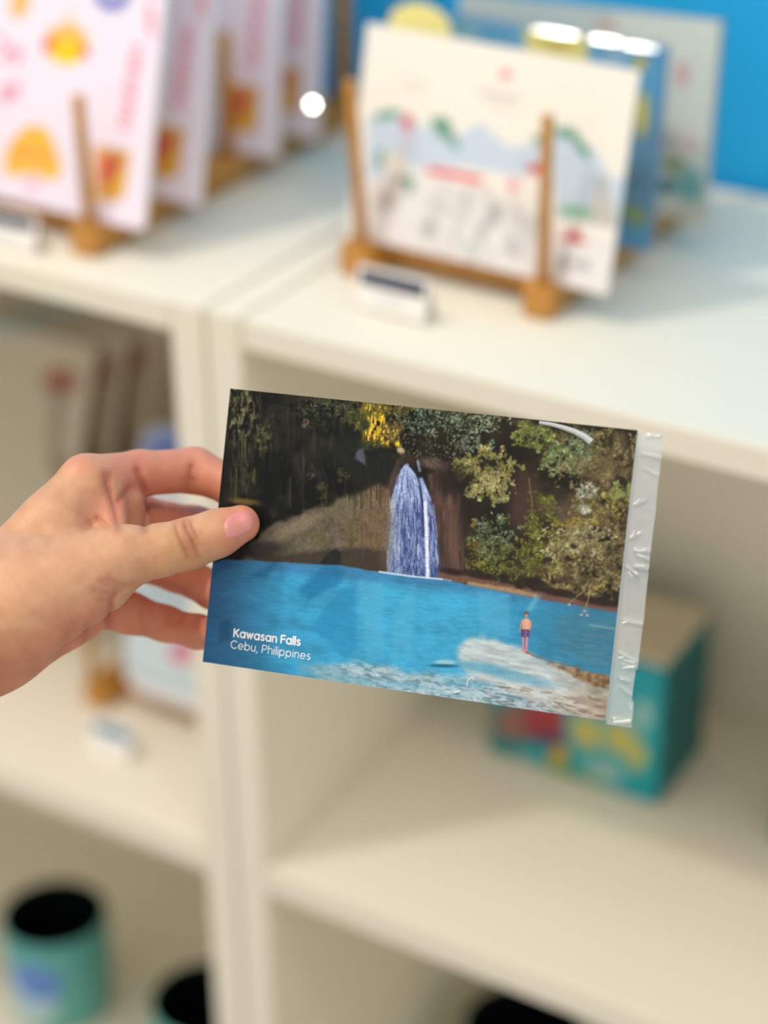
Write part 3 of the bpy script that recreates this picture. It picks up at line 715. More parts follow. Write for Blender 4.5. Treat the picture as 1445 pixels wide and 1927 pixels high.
    c.ell(850, 905, 30, 30, (36, 31, 28), 0, .6, .85); c.ell(812, 872, 26, 10, (104, 84, 80), .2, .6, .7); c.line([(846, 935), (850, 1010), (862, 1070)], 9, (112, 82, 74), 6, .6); c.ell(768, 866, 14, 12, (52, 42, 32), .4, .6, .9)
    c.ell(872, 975, 7, 60, (40, 34, 30), -.06, .6, .7)
    # the waterfall
    ly, lx = (873, 884, 900, 920, 955, 1000, 1080), (763, 754, 746, 741, 735, 731, 728); ry, rx_ = (873, 893, 910, 930, 965, 1010, 1089), (767, 783, 798, 808, 816, 822, 829)
    outline = list(zip(lx, ly)) + list(zip(rx_, ry))[::-1]
    c.poly(outline, (84, 102, 156), 8, .95, rough=3, rs=6)
    for k in range(1500):
        y = 873 + 212 * rng.random() ** .9; s_ = rng.random(); L = rng.uniform(6, 30) * (.6 if y > 1040 else 1)
        q = rng.random(); pale = ((166, 180, 218), (140, 158, 206), (198, 206, 230)); deep = ((48, 68, 122), (66, 88, 146), (36, 50, 98)); grey = ((176, 186, 208), (150, 166, 196), (122, 142, 184))
        if y < 935: pal = pale if q < .86 else deep
        elif s_ < .30: pal = grey if q < .7 else deep
        elif y < 1010: pal = deep if q < .62 else pale
        elif y < 1052: pal = pale if q < .5 else deep
        else: pal = deep if q < .72 else pale
        y2 = min(y + L, 1084 + s_ * 4)
        f = lambda yy: np.interp(yy, ly, lx) * (1 - s_) + np.interp(yy, ry, rx_) * s_
        c.line([(f(y), y), (f(y2), y2)], rng.uniform(.9, 2.4), pal[int(rng.random() * 3)], 1.6, rng.uniform(.3, .75))
    c.ell(736, 1010, 8, 60, (150, 148, 140), .03, .8, .45); c.ell(738, 948, 6, 12, (188, 196, 206), .1, .5, .6); c.ell(724, 1000, 10, 60, (110, 92, 80), .03, .8, .5); c.ell(740, 900, 6, 34, (120, 92, 84), .35, .8, .5)
    c.line([(770, 876), (783, 890), (791, 915), (796, 960), (797, 1010)], 3.2, (34, 40, 72), 2, .85)
    c.line([(793, 902), (801, 930), (802, 1000), (804, 1085)], 7, (176, 192, 238), 5, .7); c.line([(800, 945), (803, 1000), (805, 1087)], 6, (232, 236, 248), 4, .9)
    c.line([(786, 868), (790, 886)], 5, (150, 158, 190), 3, .7); c.line([(815, 950), (822, 1010)], 5, (150, 150, 190), 4, .5)
    # far shore
    sh = lambda x: 1069 + (x - 640) * .075 if x < 830 else 1086 + (x - 830) * .1755
    c.poly([(822, 1076), (880, 1080), (960, 1100), (1060, 1124), (1170, 1142), (1170, 1162), (1000, 1128), (900, 1104), (826, 1092)], (112, 82, 70), 6, .95, rough=3, rs=8)
    c.poly([(880, 1094), (960, 1106), (1010, 1118), (1010, 1126), (940, 1112), (880, 1102)], (172, 142, 106), 5, .8, rough=2, rs=6)
    for x, y, rx, ry in ((905, 1083, 36, 7), (1000, 1096, 20, 9), (978, 1104, 9, 4), (1055, 1116, 46, 7), (1130, 1132, 40, 8), (850, 1076, 24, 6)): c.ell(x, y, rx, ry, (44, 33, 32), .17, .5, .9)
    c.im *= (.82 + .36 * fbm(X / 1.7, Y / 2.2, 90, 3))[..., None]
    # water
    shore = [(365, 1070), (420, 1052), (480, 1055), (560, 1060), (640, 1064), (700, 1074), (760, 1084), (830, 1090), (900, 1104), (1000, 1124), (1100, 1142), (1175, 1155), (1215, 1160), (1215, 1400), (365, 1400)]
    def wat(x, y):
        v = y - (x - 420) * .12
        t = sm(380, 560, x)[..., None]; s_ = sm(880, 1150, x)[..., None]
        col = np.array((52, 104, 148), np.float32) * (1 - t) + np.array((58, 152, 196), np.float32) * t
        mid = np.exp(-((x - 800) / 150) ** 2)[..., None]; col = col * (1 - mid * .6) + np.array((70, 170, 210), np.float32) * mid * .6
        col = col * (1 - s_ * .85) + np.array((52, 116, 148), np.float32) * s_ * .85
        d = sm(1210, 1290, v)[..., None] * sm(700, 420, x)[..., None]; col = col * (1 - d * .6) + np.array((28, 84, 120), np.float32) * d * .6
        e = sm(1075, 1050, v)[..., None]; col = col * (1 - e * .45) + np.array((58, 92, 140), np.float32) * e * .45
        lf = sm(470, 385, x + (y - 1150) * .12)[..., None]; col = col * (1 - lf * .5) + np.array((34, 78, 116), np.float32) * lf * .5
        rp = fbm(x / 16, v / 2.6, 41, 4)[..., None]; big = fbm(x / 40, v / 22, 42, 3)[..., None]
        return col * (1 + (rp - .5) * .17 + (big - .5) * .22)
    c.poly(shore, (60, 150, 195), 4, 1, rough=1.2, rs=8, tex=wat)
    for pts, cc, al in (([(470, 1085), (510, 1062), (520, 1060), (500, 1090)], (34, 88, 130), .6), ([(560, 1110), (610, 1066), (640, 1066), (645, 1095), (580, 1130)], (20, 96, 150), .5),
                        ([(585, 1180), (640, 1110), (668, 1100), (672, 1220), (650, 1240)], (24, 116, 168), .35), ([(412, 1170), (434, 1165), (436, 1205), (412, 1210)], (30, 78, 112), .7),
                        ([(672, 1090), (720, 1095), (722, 1240), (690, 1240)], (98, 180, 212), .35), ([(742, 1150), (780, 1100), (776, 1240), (738, 1240)], (96, 182, 216), .3), ([(898, 1110), (960, 1120), (960, 1200), (904, 1196)], (98, 182, 214), .35)):
        c.poly(pts, cc, 14, al, rough=3, rs=10)  # light columns here are sleeve reflections painted into the water colour
    c.poly([(1040, 1170), (1080, 1150), (1160, 1160), (1160, 1262), (1090, 1246), (1055, 1225)], (70, 112, 128), 30, .45); c.line([(1110, 1176), (1160, 1184)], 4, (132, 168, 160), 4, .6)
    for k in range(120):
        x = rng.uniform(1040, 1160); y = rng.uniform(1165, 1250); c.line([(x, y), (x + rng.uniform(8, 24), y + 2.5)], 1.2, (120, 160, 172), 1.2, .25)
    c.line([(714, 1076), (770, 1084), (832, 1090)], 3.4, (206, 222, 240), 2.4, .9); c.line([(830, 1089), (850, 1093)], 2, (150, 196, 224), 2, .7)
    # pale submerged rock and gravel shore
    def grav(x, y):
        v = y - (x - 420) * .17
        a = fbm(x / 15, v / 4.2, 51, 5)[..., None]; b = fbm(x / 5, v / 2.6, 52, 3)[..., None]; br = sm(960, 1150, x + (y - 1260) * .5)[..., None]
        col = np.array((176, 190, 196), np.float32) * (1 - br) + np.array((158, 142, 130), np.float32) * br
        k = sm(.52, .68, a); col = col * (1 - k * .75) + (np.array((104, 128, 138), np.float32) * (1 - br) + np.array((96, 74, 58), np.float32) * br) * k * .75
        k = sm(.5, .34, a); col = col * (1 - k * .55) + np.array((214, 214, 212), np.float32) * k * .55
        return col * (.82 + .36 * b)
    c.poly([(585, 1256), (640, 1246), (700, 1248), (760, 1262), (830, 1268), (880, 1266), (950, 1280), (1040, 1290), (1215, 1330), (1215, 1400), (560, 1400), (560, 1300), (610, 1290)], (170, 180, 186), 24, .82, rough=9, rs=20, tex=grav)
    c.poly([(860, 1216), (880, 1203), (905, 1198), (930, 1202), (952, 1211), (985, 1222), (1012, 1238), (1060, 1252), (1110, 1272), (1170, 1272), (1215, 1330), (1215, 1380), (1060, 1340), (960, 1300), (900, 1282), (866, 1256)], (196, 200, 198), 16, .88, rough=5, rs=16, tex=lambda x, y: np.array((200, 203, 200), np.float32) * (.78 + .4 * fbm(x / 22, (y - x * .17) / 6, 55, 4))[..., None] - np.array((30, 48, 62), np.float32) * sm(1020, 1130, x)[..., None])
    for x, y, rx, ry, an, al in ((905, 1256, 60, 10, .14, .75), (985, 1278, 60, 9, .2, .6), (880, 1285, 50, 8, .1, .5), (760, 1290, 50, 6, .1, .4)): c.ell(x, y, rx, ry, (84, 156, 186), an, .7, al)
    c.poly([(1030, 1246), (1075, 1256), (1120, 1266), (1165, 1274), (1165, 1302), (1120, 1292), (1075, 1272)], (122, 96, 68), 6, .9, rough=5, rs=9, tex=lambda x, y: np.array((132, 104, 74), np.float32) * (.5 + 1.0 * fbm(x / 7, y / 5, 57, 4))[..., None])
    c.line([(1000, 1232), (1040, 1246), (1090, 1256)], 3, (108, 96, 84), 3, .7)
    for k in range(150):
        x = rng.uniform(900, 1150); y = rng.uniform(1290, 1360)
        if y < 1282 + (x - 900) * .13: continue
        c.line([(x, y), (x + rng.uniform(6, 20), y + rng.uniform(1, 5))], rng.uniform(1, 2.6), random.choice(((98, 76, 60), (120, 96, 78), (196, 186, 178), (84, 66, 52))), 1.4, .45)
    for k in range(60):
        x = rng.uniform(700, 960); c.line([(x, 1290 + (x - 700) * .15 + rng.uniform(-6, 14)), (x + rng.uniform(6, 18), 1293 + (x - 700) * .15 + rng.uniform(-6, 14))], rng.uniform(1, 2), random.choice(((110, 124, 130), (216, 220, 222), (88, 96, 98))), 1.4, .4)
    c.ell(838, 1246, 20, 4.5, (148, 196, 206), .03, .4, .95); c.ell(835, 1253, 26, 3.4, (34, 92, 118), .03, .5, .85)
    c.poly([(560, 1245), (620, 1252), (700, 1282), (700, 1300), (560, 1270)], (110, 168, 184), 16, .55, rough=5)
    # twigs hanging over the water
    for a in ([(1108, 1092), (1092, 1118), (1070, 1136)], [(1110, 1100), (1106, 1130), (1094, 1158)], [(1112, 1112), (1104, 1138), (1106, 1160)], [(1100, 1112), (1084, 1122)]): c.line(a, 1.6, (150, 128, 92), 1.6, .75)
    for x, y in ((1071, 1138), (1094, 1157), (1105, 1158), (1100, 1150), (1122, 1108), (1128, 1104)): c.ell(x, y, 2.8, 1.8, (190, 168, 156) if y > 1130 else (180, 150, 70), .4, .4)
    # bather standing on the rock
    c.poly([(990, 1148), (1008, 1118), (1018, 1122), (1000, 1150)], (120, 190, 216), 12, .5)
    c.ell(990.5, 1155, 4.2, 5.2, (112, 84, 66), 0, .3); c.ell(990.5, 1158.5, 2.4, 3, (196, 150, 128), 0, .3)
    c.poly([(981.5, 1168), (987, 1163.5), (994, 1163.5), (999, 1169), (997, 1186), (983.5, 1185)], (214, 160, 134), 2); c.line([(981.5, 1170), (979.6, 1180), (979.2, 1188)], 3, (190, 130, 116), 1.5); c.line([(998.6, 1170), (998.4, 1180), (996.4, 1186)], 3, (200, 146, 124), 1.5)
    c.ell(992, 1173, 3, 8, (224, 178, 152), 0, .5, .6)
    c.poly([(980, 1184), (997, 1185), (995.5, 1200), (990, 1199), (988, 1201), (981, 1199)], (86, 62, 112), 2)
    for k in range(14): c.ell(rng.uniform(981, 995), rng.uniform(1186, 1198), 1.1, .9, (170, 140, 170), 0, .4, .7)
    c.line([(984.5, 1200), (984.6, 1212), (985, 1224)], 4, (196, 132, 150), 1.5); c.line([(991.5, 1200), (991, 1212), (989.5, 1224)], 4, (206, 140, 150), 1.5); c.line([(988, 1202), (988, 1222)], 1, (110, 70, 90), 1, .8)
    c.ell(992, 1228, 9, 2.4, (150, 100, 84), .35, .4, .9); c.ell(985, 1226, 3.4, 2, (206, 160, 140), 0, .4)
    c.im *= (1 + (rng.random(c.im.shape[:2], dtype=np.float32)[..., None] - .5) * .10)
    return c

post = empty('postcard', mat=MP)
tag(post, 'glossy waterfall postcard in a clear plastic sleeve held by the hand', 'postcard')
slab('card_stock', rounded(PW, PH, .0006, 2), -PTH, 0, principled('postcard_back', (226, 224, 218), .5, .02, 30), post)
falls = paint_falls()
grid_print('printed_picture', PW, PH, 764, 510, .0001, px_colour(falls, MP), print_mat('postcard_print', .55, 0, .06), post)

# lettering drawn with round strokes
def arc(cx, cy, rx, ry, a0, a1, n=12): return [(cx + rx * math.cos(math.radians(a0 + (a1 - a0) * k / n)), cy + ry * math.sin(math.radians(a0 + (a1 - a0) * k / n))) for k in range(n + 1)]
def glyph(ch):
    O = arc(.48, .5, .48, .5, 0, 360, 20)
    G = {'a': ([O, [(.98, 0), (.98, 1)]], 1.0), 'b': ([[(0, 0), (0, 1.5)], O], .98), 'p': ([[(0, -.45), (0, 1)], O], .98),
         'e': ([[(0.02, .5), (.95, .5)] + arc(.48, .5, .48, .5, 0, 315, 18)], .96), 'n': ([[(0, 0), (0, 1)], [(0, .5)] + arc(.4, .58, .4, .42, 170, 0, 10) + [(.8, 0)]], .8),
         'h': ([[(0, 0), (0, 1.5)], [(0, .5)] + arc(.4, .58, .4, .42, 170, 0, 10) + [(.8, 0)]], .8), 'u': ([[(0, 1), (0, .42)] + arc(.4, .42, .4, .42, 180, 350, 10), [(.8, 1), (.8, 0)]], .8),
         'i': ([[(0, 0), (0, 1)], [(0, 1.36), (0, 1.40)]], 0), 'l': ([[(0, 0), (0, 1.5)]], 0), 'w': ([[(0, 1), (.32, .02), (.62, .95), (.92, .02), (1.24, 1)]], 1.24),
         's': ([arc(.33, .76, .28, .24, 40, 250, 10) + arc(.33, .26, .31, .26, 80, -145, 10)], .66), 'K': ([[(0, 0), (0, 1.4)], [(.9, 1.4), (.05, .62)], [(.34, .86), (.95, 0)]], .95),
         'F': ([[(0, 0), (0, 1.4), (.8, 1.4)], [(0, .74), (.72, .74)]], .75), 'P': ([[(0, 0), (0, 1.4), (.5, 1.4)] + arc(.5, 1.02, .4, .38, 90, -90, 10) + [(0, .64)]], .88),
         'C': ([arc(.7, .7, .7, .7, 45, 315, 18)], 1.2), ',': ([[(.06, .06), (-.04, -.28)]], .1), ' ': ([], .22)}
    return G[ch]
def lettering(name, text, pxa, pxb, xh_px, wid, mat):
    A, B = card_xy(*pxa), card_xy(*pxb); e = (B - A) / np.linalg.norm(B - A); up = np.array([-e[1], e[0]])
    adv, gl = 0, []
    for ch in text:
        s_, a_ = glyph(ch); gl.append((adv, s_)); adv += a_ + .40
    adv -= .40
    xh = np.linalg.norm(card_xy(600, 1200) - card_xy(600, 1200 + xh_px)); kx = np.linalg.norm(B - A) / adv
    vs, fs = [], []
    def P(x, y): q = A + e * x * kx + up * y * xh; return np.array([q[0], q[1], .00024])
    hw = wid * xh / 2
    for x0, strokes in gl:
        for s_ in strokes:
            pts = [P(x0 + a_, b_) for a_, b_ in s_]
            for a_, b_ in zip(pts[:-1], pts[1:]):
                d_ = b_ - a_; L = np.linalg.norm(d_)
                if L < 1e-9: continue
                nn = np.array([-d_[1], d_[0], 0]) / L * hw; k0 = len(vs)
                vs += [a_ - nn, b_ - nn, b_ + nn, a_ + nn]; fs.append((k0, k0 + 1, k0 + 2, k0 + 3))
            for j, a_ in enumerate(pts):
                k0 = len(vs); z_ = np.array([0, 0, 1e-7 * (j + 1)])
                vs += [a_ + z_ + hw * np.array([math.cos(t), math.sin(t), 0]) for t in np.linspace(0, 2 * math.pi, 9)[:-1]]; fs.append(tuple(range(k0, k0 + 8)))
    return mesh_obj(name, vs, fs, mat, post)
white_ink = principled('white_ink', (244, 246, 248), .45, .01, 50)
lettering('title_lettering', 'Kawasan Falls', (440.5, 1197.5), (564.5, 1214.5), 10.2, .30, white_ink)
lettering('place_lettering', 'Cebu, Philippines', (434.5, 1219), (583.5, 1241.5), 10.2, .155, white_ink)

# clear sleeve: front film, sealed side flap, and creases with highlights in their colour
M_film = film_mat('postcard_sleeve_film', .0, .10, (1, 1, 1), bump=.35, bscale=45, ior=1.22)
M_flap = film_mat('sleeve_flap_film', .58, .13, (.95, .96, .94), ior=1.7)
def surf(name, x0, x1, y0, y1, nx, ny, zf, mat, xf=None):
    vs, fs = [], []
    for j in range(ny):
        for i in range(nx):
            a, b = i / (nx - 1), j / (ny - 1)
            x, y = x0 + (x1 - x0) * a, y0 + (y1 - y0) * b
            if xf: x = xf(a, b, x)
            vs.append((x, y, zf(x, y, a, b)))
    for j in range(ny - 1):
        for i in range(nx - 1): k = j * nx + i; fs.append((k, k + 1, k + nx + 1, k + nx))
    return mesh_obj(name, vs, fs, mat, post, True)
def nz(x, y, s): return float(fbm(np.array([x]), np.array([y]), s, 3)[0])
surf('sleeve_front', -.0004, PW + .0003, -.0003, PH + .0003, 60, 40, lambda x, y, a, b: .0006 + .0006 * nz(x * 60, y * 60, 61) * min(1, 12 * min(a, 1 - a, b, 1 - b)), M_film)
FW = .0092
RIDGES = [(819, .6, -.2, .3, 1), (857, .45, .1, .2, 1), (886, .4, .35, .3, 1), (941, .6, -.5, .1, .55), (1001, .6, -.6, .1, .5), (1036, .8, -.05, .35, 1), (1046, .7, .25, .45, 1), (1067, .7, .1, .4, 1), (1083, .6, .6, .1, .6),
          (1171, .6, .1, .2, 1), (1238, .7, .35, .2, 1), (1252, .8, 0, .35, 1), (1280, .5, .2, .3, .8), (1298, .4, .5, .4, 1), (1356, .9, .05, .25, 1)]
RY = [(card_xy(1215 - (q[0] - 815) * .094, q[0])[1],) + q[1:] for q in RIDGES]
def flapz(x, y, a, b):
    w_ = sm(.2, .45, a)
    z = -.0008 + w_ * .0016 * (nz(x * 110, y * 120, 64) - .5) + .0003 * math.exp(-((a - .12) / .03) ** 2) + .0002 * math.exp(-((a - .24) / .03) ** 2)
    for y0, h_, sl_, a0, a1 in RY:
        z += h_ * .0012 * math.exp(-((y - y0 - (a - .6) * FW * sl_ * -1) / .00075) ** 2) * sm(a0 - .1, a0 + .1, a) * sm(a1 + .12, a1 - .02, a)
    return z
flap = surf('sleeve_flap', PW + .0002, PW + FW, -.0012, PH - .0006, 26, 260, flapz, M_flap, lambda a, b, x: x + a * (.0007 * (nz(b * 9, 3, 66) - .5) - .0008 * (.08 < b < .2) * sm(.08, .1, b)))
def crease_glint(pts, r0, r1, n=10, z0=.0009):
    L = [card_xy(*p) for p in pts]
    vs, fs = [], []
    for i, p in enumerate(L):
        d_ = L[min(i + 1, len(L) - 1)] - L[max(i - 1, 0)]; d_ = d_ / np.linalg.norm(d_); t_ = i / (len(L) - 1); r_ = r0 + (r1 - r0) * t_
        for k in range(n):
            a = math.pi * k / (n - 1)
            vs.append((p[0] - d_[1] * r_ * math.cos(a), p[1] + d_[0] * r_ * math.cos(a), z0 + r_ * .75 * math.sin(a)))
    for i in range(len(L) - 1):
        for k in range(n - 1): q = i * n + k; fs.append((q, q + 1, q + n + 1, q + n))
    return mesh_obj('sleeve_crease_glint', vs, fs, M_crease_glint, post, True)
M_crease_glint = film_mat('crease_glint_film', .92, .25, (1, 1, 1), ior=2.4)  # white haze colour stands in for highlights along the creases
crease_glint([(1016, 795), (1040, 799), (1062, 805), (1082, 812), (1100, 821), (1114, 832)], .0005, .0013)
crease_glint([(879, 1290), (881, 1281), (888, 1275), (893, 1279)], .0003, .0003)
crease_glint([(856, 1303), (868, 1300)], .0003, .0002)
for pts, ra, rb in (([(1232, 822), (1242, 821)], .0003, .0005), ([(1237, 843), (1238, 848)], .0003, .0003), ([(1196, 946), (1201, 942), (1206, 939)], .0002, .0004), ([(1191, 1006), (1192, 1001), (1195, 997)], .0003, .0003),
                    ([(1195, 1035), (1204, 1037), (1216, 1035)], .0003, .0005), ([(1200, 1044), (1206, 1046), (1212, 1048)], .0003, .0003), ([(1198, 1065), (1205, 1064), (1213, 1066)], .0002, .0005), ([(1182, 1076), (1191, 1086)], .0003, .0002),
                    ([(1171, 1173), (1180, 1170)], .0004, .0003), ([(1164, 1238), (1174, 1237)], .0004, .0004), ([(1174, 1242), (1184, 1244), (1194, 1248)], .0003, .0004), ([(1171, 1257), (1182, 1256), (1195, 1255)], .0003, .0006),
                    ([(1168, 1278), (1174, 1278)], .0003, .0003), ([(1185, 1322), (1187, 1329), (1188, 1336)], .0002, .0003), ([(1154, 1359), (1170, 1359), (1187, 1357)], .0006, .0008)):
    crease_glint(pts, ra, rb, 10, .0002)
#HAND
# ------------------------------------------------------------------ the hand that holds it
def cs(px, py, d): return np.array([(px - IW / 2) / FPX * d, -(py - IH / 2) / FPX * d, d])   # camera-axis metres
def rcone(P, a, b, r1, r2):
    ba = b - a; l2 = ba @ ba; rr = r1 - r2; a2 = l2 - rr * rr; il2 = 1 / l2
    pa = P - a; y = pa @ ba; z = y - l2; q = pa * l2 - np.outer(y, ba); x2 = (q * q).sum(1)
    y2 = y * y * l2; z2 = z * z * l2; k = np.sign(rr) * rr * rr * x2
    out = (np.sqrt(x2 * a2 * il2) + y * rr) * il2 - r1
    c1 = np.sign(z) * a2 * z2 > k; c2 = np.sign(y) * a2 * y2 < k
    out = np.where(c2, np.sqrt(x2 + y2) * il2 - r1, out)
    return np.where(c1, np.sqrt(x2 + z2) * il2 - r2, out)
def smin(a, b, k):
    h = np.clip(.5 + .5 * (b - a) / k, 0, 1); return b + (a - b) * h - k * h * (1 - h)
mm = .001
PALM = [  # (px, py, depth, radius) -> (px, py, depth, radius), blend
    ((-15, 1108, .745, 14), (162, 905, .768, 9.5), 8), ((-15, 1130, .760, 14), (160, 965, .785, 10.5), 8),
    ((-15, 1160, .768, 14), (165, 1045, .797, 10), 8), ((-10, 1200, .765, 15), (170, 1138, .793, 9.0), 8),
    ((60, 1118, .740, 16), (228, 1047, .7455, 10.4), 9), ((25, 1150, .737, 20), (172, 1088, .745, 14), 9),
    ((0, 1207, .760, 15.5), (148, 1156, .783, 9.5), 9), ((215, 1012, .757, 5), (205, 935, .770, 6.5), 8), ((105, 990, .758, 10), (222, 962, .784, 9), 8), ((232, 940, .779, 8), (245, 985, .786, 8), 4),
    ((-12, 1114, .745, 15), (-560, 1440, .685, 27), 10), ((-5, 1204, .757, 15.5), (-540, 1540, .70, 29), 11)]
FING = [
    [(162, 905, .768, 9.5), (262, 891, .785, 8.5), (366, 885, .797, 8.5), (440, 915, .790, 7.5), (484, 955, .7723, 6.6)],
    [(160, 965, .785, 10.5), (265, 975, .803, 8.4), (365, 993, .812, 8.3), (440, 1005, .798, 7.4), (488, 1015, .7723, 6.6)],
    [(165, 1045, .797, 10), (255, 1052, .813, 8.2), (335, 1076, .817, 7.9), (400, 1110, .801, 7.1), (455, 1142, .7728, 6.4)],
    [(170, 1138, .793, 9.0), (245, 1154, .802, 7.8), (312, 1174, .805, 6.7), (372, 1189, .793, 6.3), (424, 1198, .7725, 5.7)]]
THUMB = [(228, 1047, .7455, 10.4), (300, 1036, .7485, 9.0), (358, 1022, .751, 8.7), (408, 1004, .7535, 8.1), (453, 986, .7555, 6.9)]
CREASE = [  # photograph-space line, width px, depth mm, deepest camera distance it reaches
    ([(330, 986), (335, 1004), (344, 1026), (353, 1046)], 2.8, .75, .76), ([(346, 984), (353, 1000), (363, 1020), (371, 1046)], 3.0, 1.2, .76), ([(357, 984), (365, 1000), (373, 1022)], 2.6, .85, .76), ([(339, 990), (349, 1010), (357, 1030), (362, 1050)], 2.6, .5, .76), ([(378, 1002), (382, 1018)], 2.6, .3, .76),
    ([(196, 890), (202, 915), (212, 945), (219, 970), (222, 994)], 4, 1.2, .80), ([(216, 956), (226, 938), (238, 926), (248, 912)], 5, .9, .80), ([(256, 880), (264, 903), (275, 934)], 4, 1.4, .80), ([(275, 938), (276, 955), (272, 975), (272, 998)], 4, 1.4, .81), ([(180, 972), (190, 982), (204, 994)], 4, .6, .79), ([(166, 978), (178, 994)], 4, .4, .79), ([(206, 890), (208, 910)], 3, .5, .79),
    ([(362, 872), (359, 892), (356, 908)], 4, .8, .80), ([(366, 898), (364, 914)], 4, .5, .80),
    ([(248, 1098), (232, 1102), (216, 1096), (200, 1088)], 3.5, .6, .775), ([(244, 1104), (224, 1110), (204, 1100), (186, 1092)], 3.5, .6, .775), ([(238, 1110), (214, 1118), (192, 1116), (174, 1108)], 3.5, .55, .775), ([(228, 1118), (202, 1130), (184, 1128)], 3.5, .5, .775),
    ([(150, 1165), (128, 1188), (118, 1215), (112, 1240)], 6, .5, .80), ([(135, 1170), (120, 1200)], 4, .4, .79),
    ([(214, 1118), (207, 1145), (203, 1188)], 4, 1.1, .81), ([(272, 1120), (268, 1150), (272, 1196)], 3.5, .35, .81), ([(162, 1178), (157, 1210)], 4, .9, .81), ([(352, 1150), (340, 1166), (330, 1180)], 3, .3, .81)]
def C4(p): return cs(*p[:3]), p[3] * mm
def chain(P, ch, k=3 * mm):
    d = None
    for a, b in zip(ch[:-1], ch[1:]):
        (A, ra), (B, rb) = C4(a), C4(b); e = rcone(P, A, B, ra, rb)
        d = e if d is None else smin(d, e, k)
    return d
def hand_sdf(P, detail=True):
    d = None
    for a, b, k in PALM:
        (A, ra), (B, rb) = C4(a), C4(b); e = rcone(P, A, B, ra, rb)
        d = e if d is None else smin(d, e, k * mm)
    for ch in FING: d = smin(d, chain(P, ch), 3.2 * mm)
    t = chain(P, THUMB, 4 * mm)
    d = smin(d, t, 5 * mm)
    if detail:
        px = IW / 2 + FPX * P[:, 0] / P[:, 2]; py = IH / 2 - FPX * P[:, 1] / P[:, 2]
        for pts, wd, dep, zmax in CREASE:
            q = np.array(pts, float); lo, hi = q.min(0) - 6 * wd, q.max(0) + 6 * wd
            m_ = (px > lo[0]) & (px < hi[0]) & (py > lo[1]) & (py < hi[1]) & (P[:, 2] < zmax)
            if not m_.any(): continue
            x, y = px[m_], py[m_]; d2 = np.full(x.shape, 1e9); tt = np.zeros(x.shape)
            for i, (a, b) in enumerate(zip(q[:-1], q[1:])):
                e = b - a; t_ = np.clip(((x - a[0]) * e[0] + (y - a[1]) * e[1]) / (e @ e), 0, 1); s2 = (x - a[0] - t_ * e[0]) ** 2 + (y - a[1] - t_ * e[1]) ** 2
                u_ = s2 < d2; d2 = np.where(u_, s2, d2); tt = np.where(u_, (i + t_) / (len(q) - 1), tt)
            fade = np.clip(np.minimum(tt, 1 - tt) * 5 + .15, 0, 1)
            d[m_] += dep * mm * (.55 * np.exp(-d2 / (wd * 1.1) ** 2) + .40 * np.exp(-d2 / (wd * 2.6) ** 2)) * fade
    return d
def surface_nets(lo, hi, vox, f):
    n = np.ceil((hi - lo) / vox).astype(int) + 1; n += (-n + 1) % 4
    S = 4; nc = (n - 1) // S + 1
    g = [lo[i] + np.arange(nc[i]) * vox * S for i in range(3)]
    Pc = np.stack(np.meshgrid(*g, indexing='ij'), -1).reshape(-1, 3)
    dc = f(Pc, False).reshape(nc).astype(np.float32)
    D_ = np.repeat(np.repeat(np.repeat(dc, S, 0), S, 1), S, 2)[:n[0], :n[1], :n[2]].copy()
    near = np.abs(D_) < vox * S * 1.9 + .0015
    idx = np.argwhere(near)
    vals = np.empty(len(idx), np.float32)
    for s in range(0, len(idx), 400000): vals[s:s + 400000] = f(lo + idx[s:s + 400000] * vox, True)
    D_[near] = vals
    ins = D_ < 0
    cell = np.zeros(n - 1, np.int8); a0 = ins[:-1, :-1, :-1]; mixed = np.zeros(n - 1, bool)
    for i in (0, 1):
        for j in (0, 1):
            for k in (0, 1): mixed |= ins[i:n[0] - 1 + i, j:n[1] - 1 + j, k:n[2] - 1 + k] != a0
    ci = np.argwhere(mixed); vid = np.full(n - 1, -1, np.int32); vid[mixed] = np.arange(len(ci))
    acc = np.zeros((len(ci), 3)); cnt = np.zeros(len(ci))
    cor = [(i, j, k) for i in (0, 1) for j in (0, 1) for k in (0, 1)]
    for A in cor:
        for ax in range(3):
            if A[ax]: continue
            B = list(A); B[ax] = 1
            da = D_[ci[:, 0] + A[0], ci[:, 1] + A[1], ci[:, 2] + A[2]]; db = D_[ci[:, 0] + B[0], ci[:, 1] + B[1], ci[:, 2] + B[2]]
            x = (da < 0) != (db < 0); t = np.where(x, da / np.where(x, da - db, 1), 0)
            p = np.tile(np.array(A, float), (len(ci), 1)); p[:, ax] = t
            acc += p * x[:, None]; cnt += x
    V = lo + (ci + acc / cnt[:, None]) * vox
    F = []
    for ax in range(3):
        u, w_ = (ax + 1) % 3, (ax + 2) % 3
        s0 = [slice(None)] * 3; s1 = [slice(None)] * 3; s0[ax] = slice(0, -1); s1[ax] = slice(1, None)
        a, b = ins[tuple(s0)], ins[tuple(s1)]
        e = np.argwhere(a != b); e = e[(e[:, u] > 0) & (e[:, w_] > 0) & (e[:, u] < n[u] - 1) & (e[:, w_] < n[w_] - 1)]
        flip = a[e[:, 0], e[:, 1], e[:, 2]]
        def vv(du, dw):
            q = e.copy(); q[:, u] -= du; q[:, w_] -= dw; return vid[q[:, 0], q[:, 1], q[:, 2]]
        Q = np.stack([vv(1, 1), vv(0, 1), vv(0, 0), vv(1, 0)], 1)
        Q[~flip] = Q[~flip][:, ::-1]; F.append(Q)
    return V, np.concatenate(F)
lo = np.array([cs(-560, 0, .70)[0] - .03, cs(0, 1600, .70)[1] - .03, .655]); hi = np.array([cs(510, 0, .77)[0], cs(0, 835, .77)[1] + .004, .832])
HV, HF = surface_nets(lo, hi, .0007, hand_sdf)
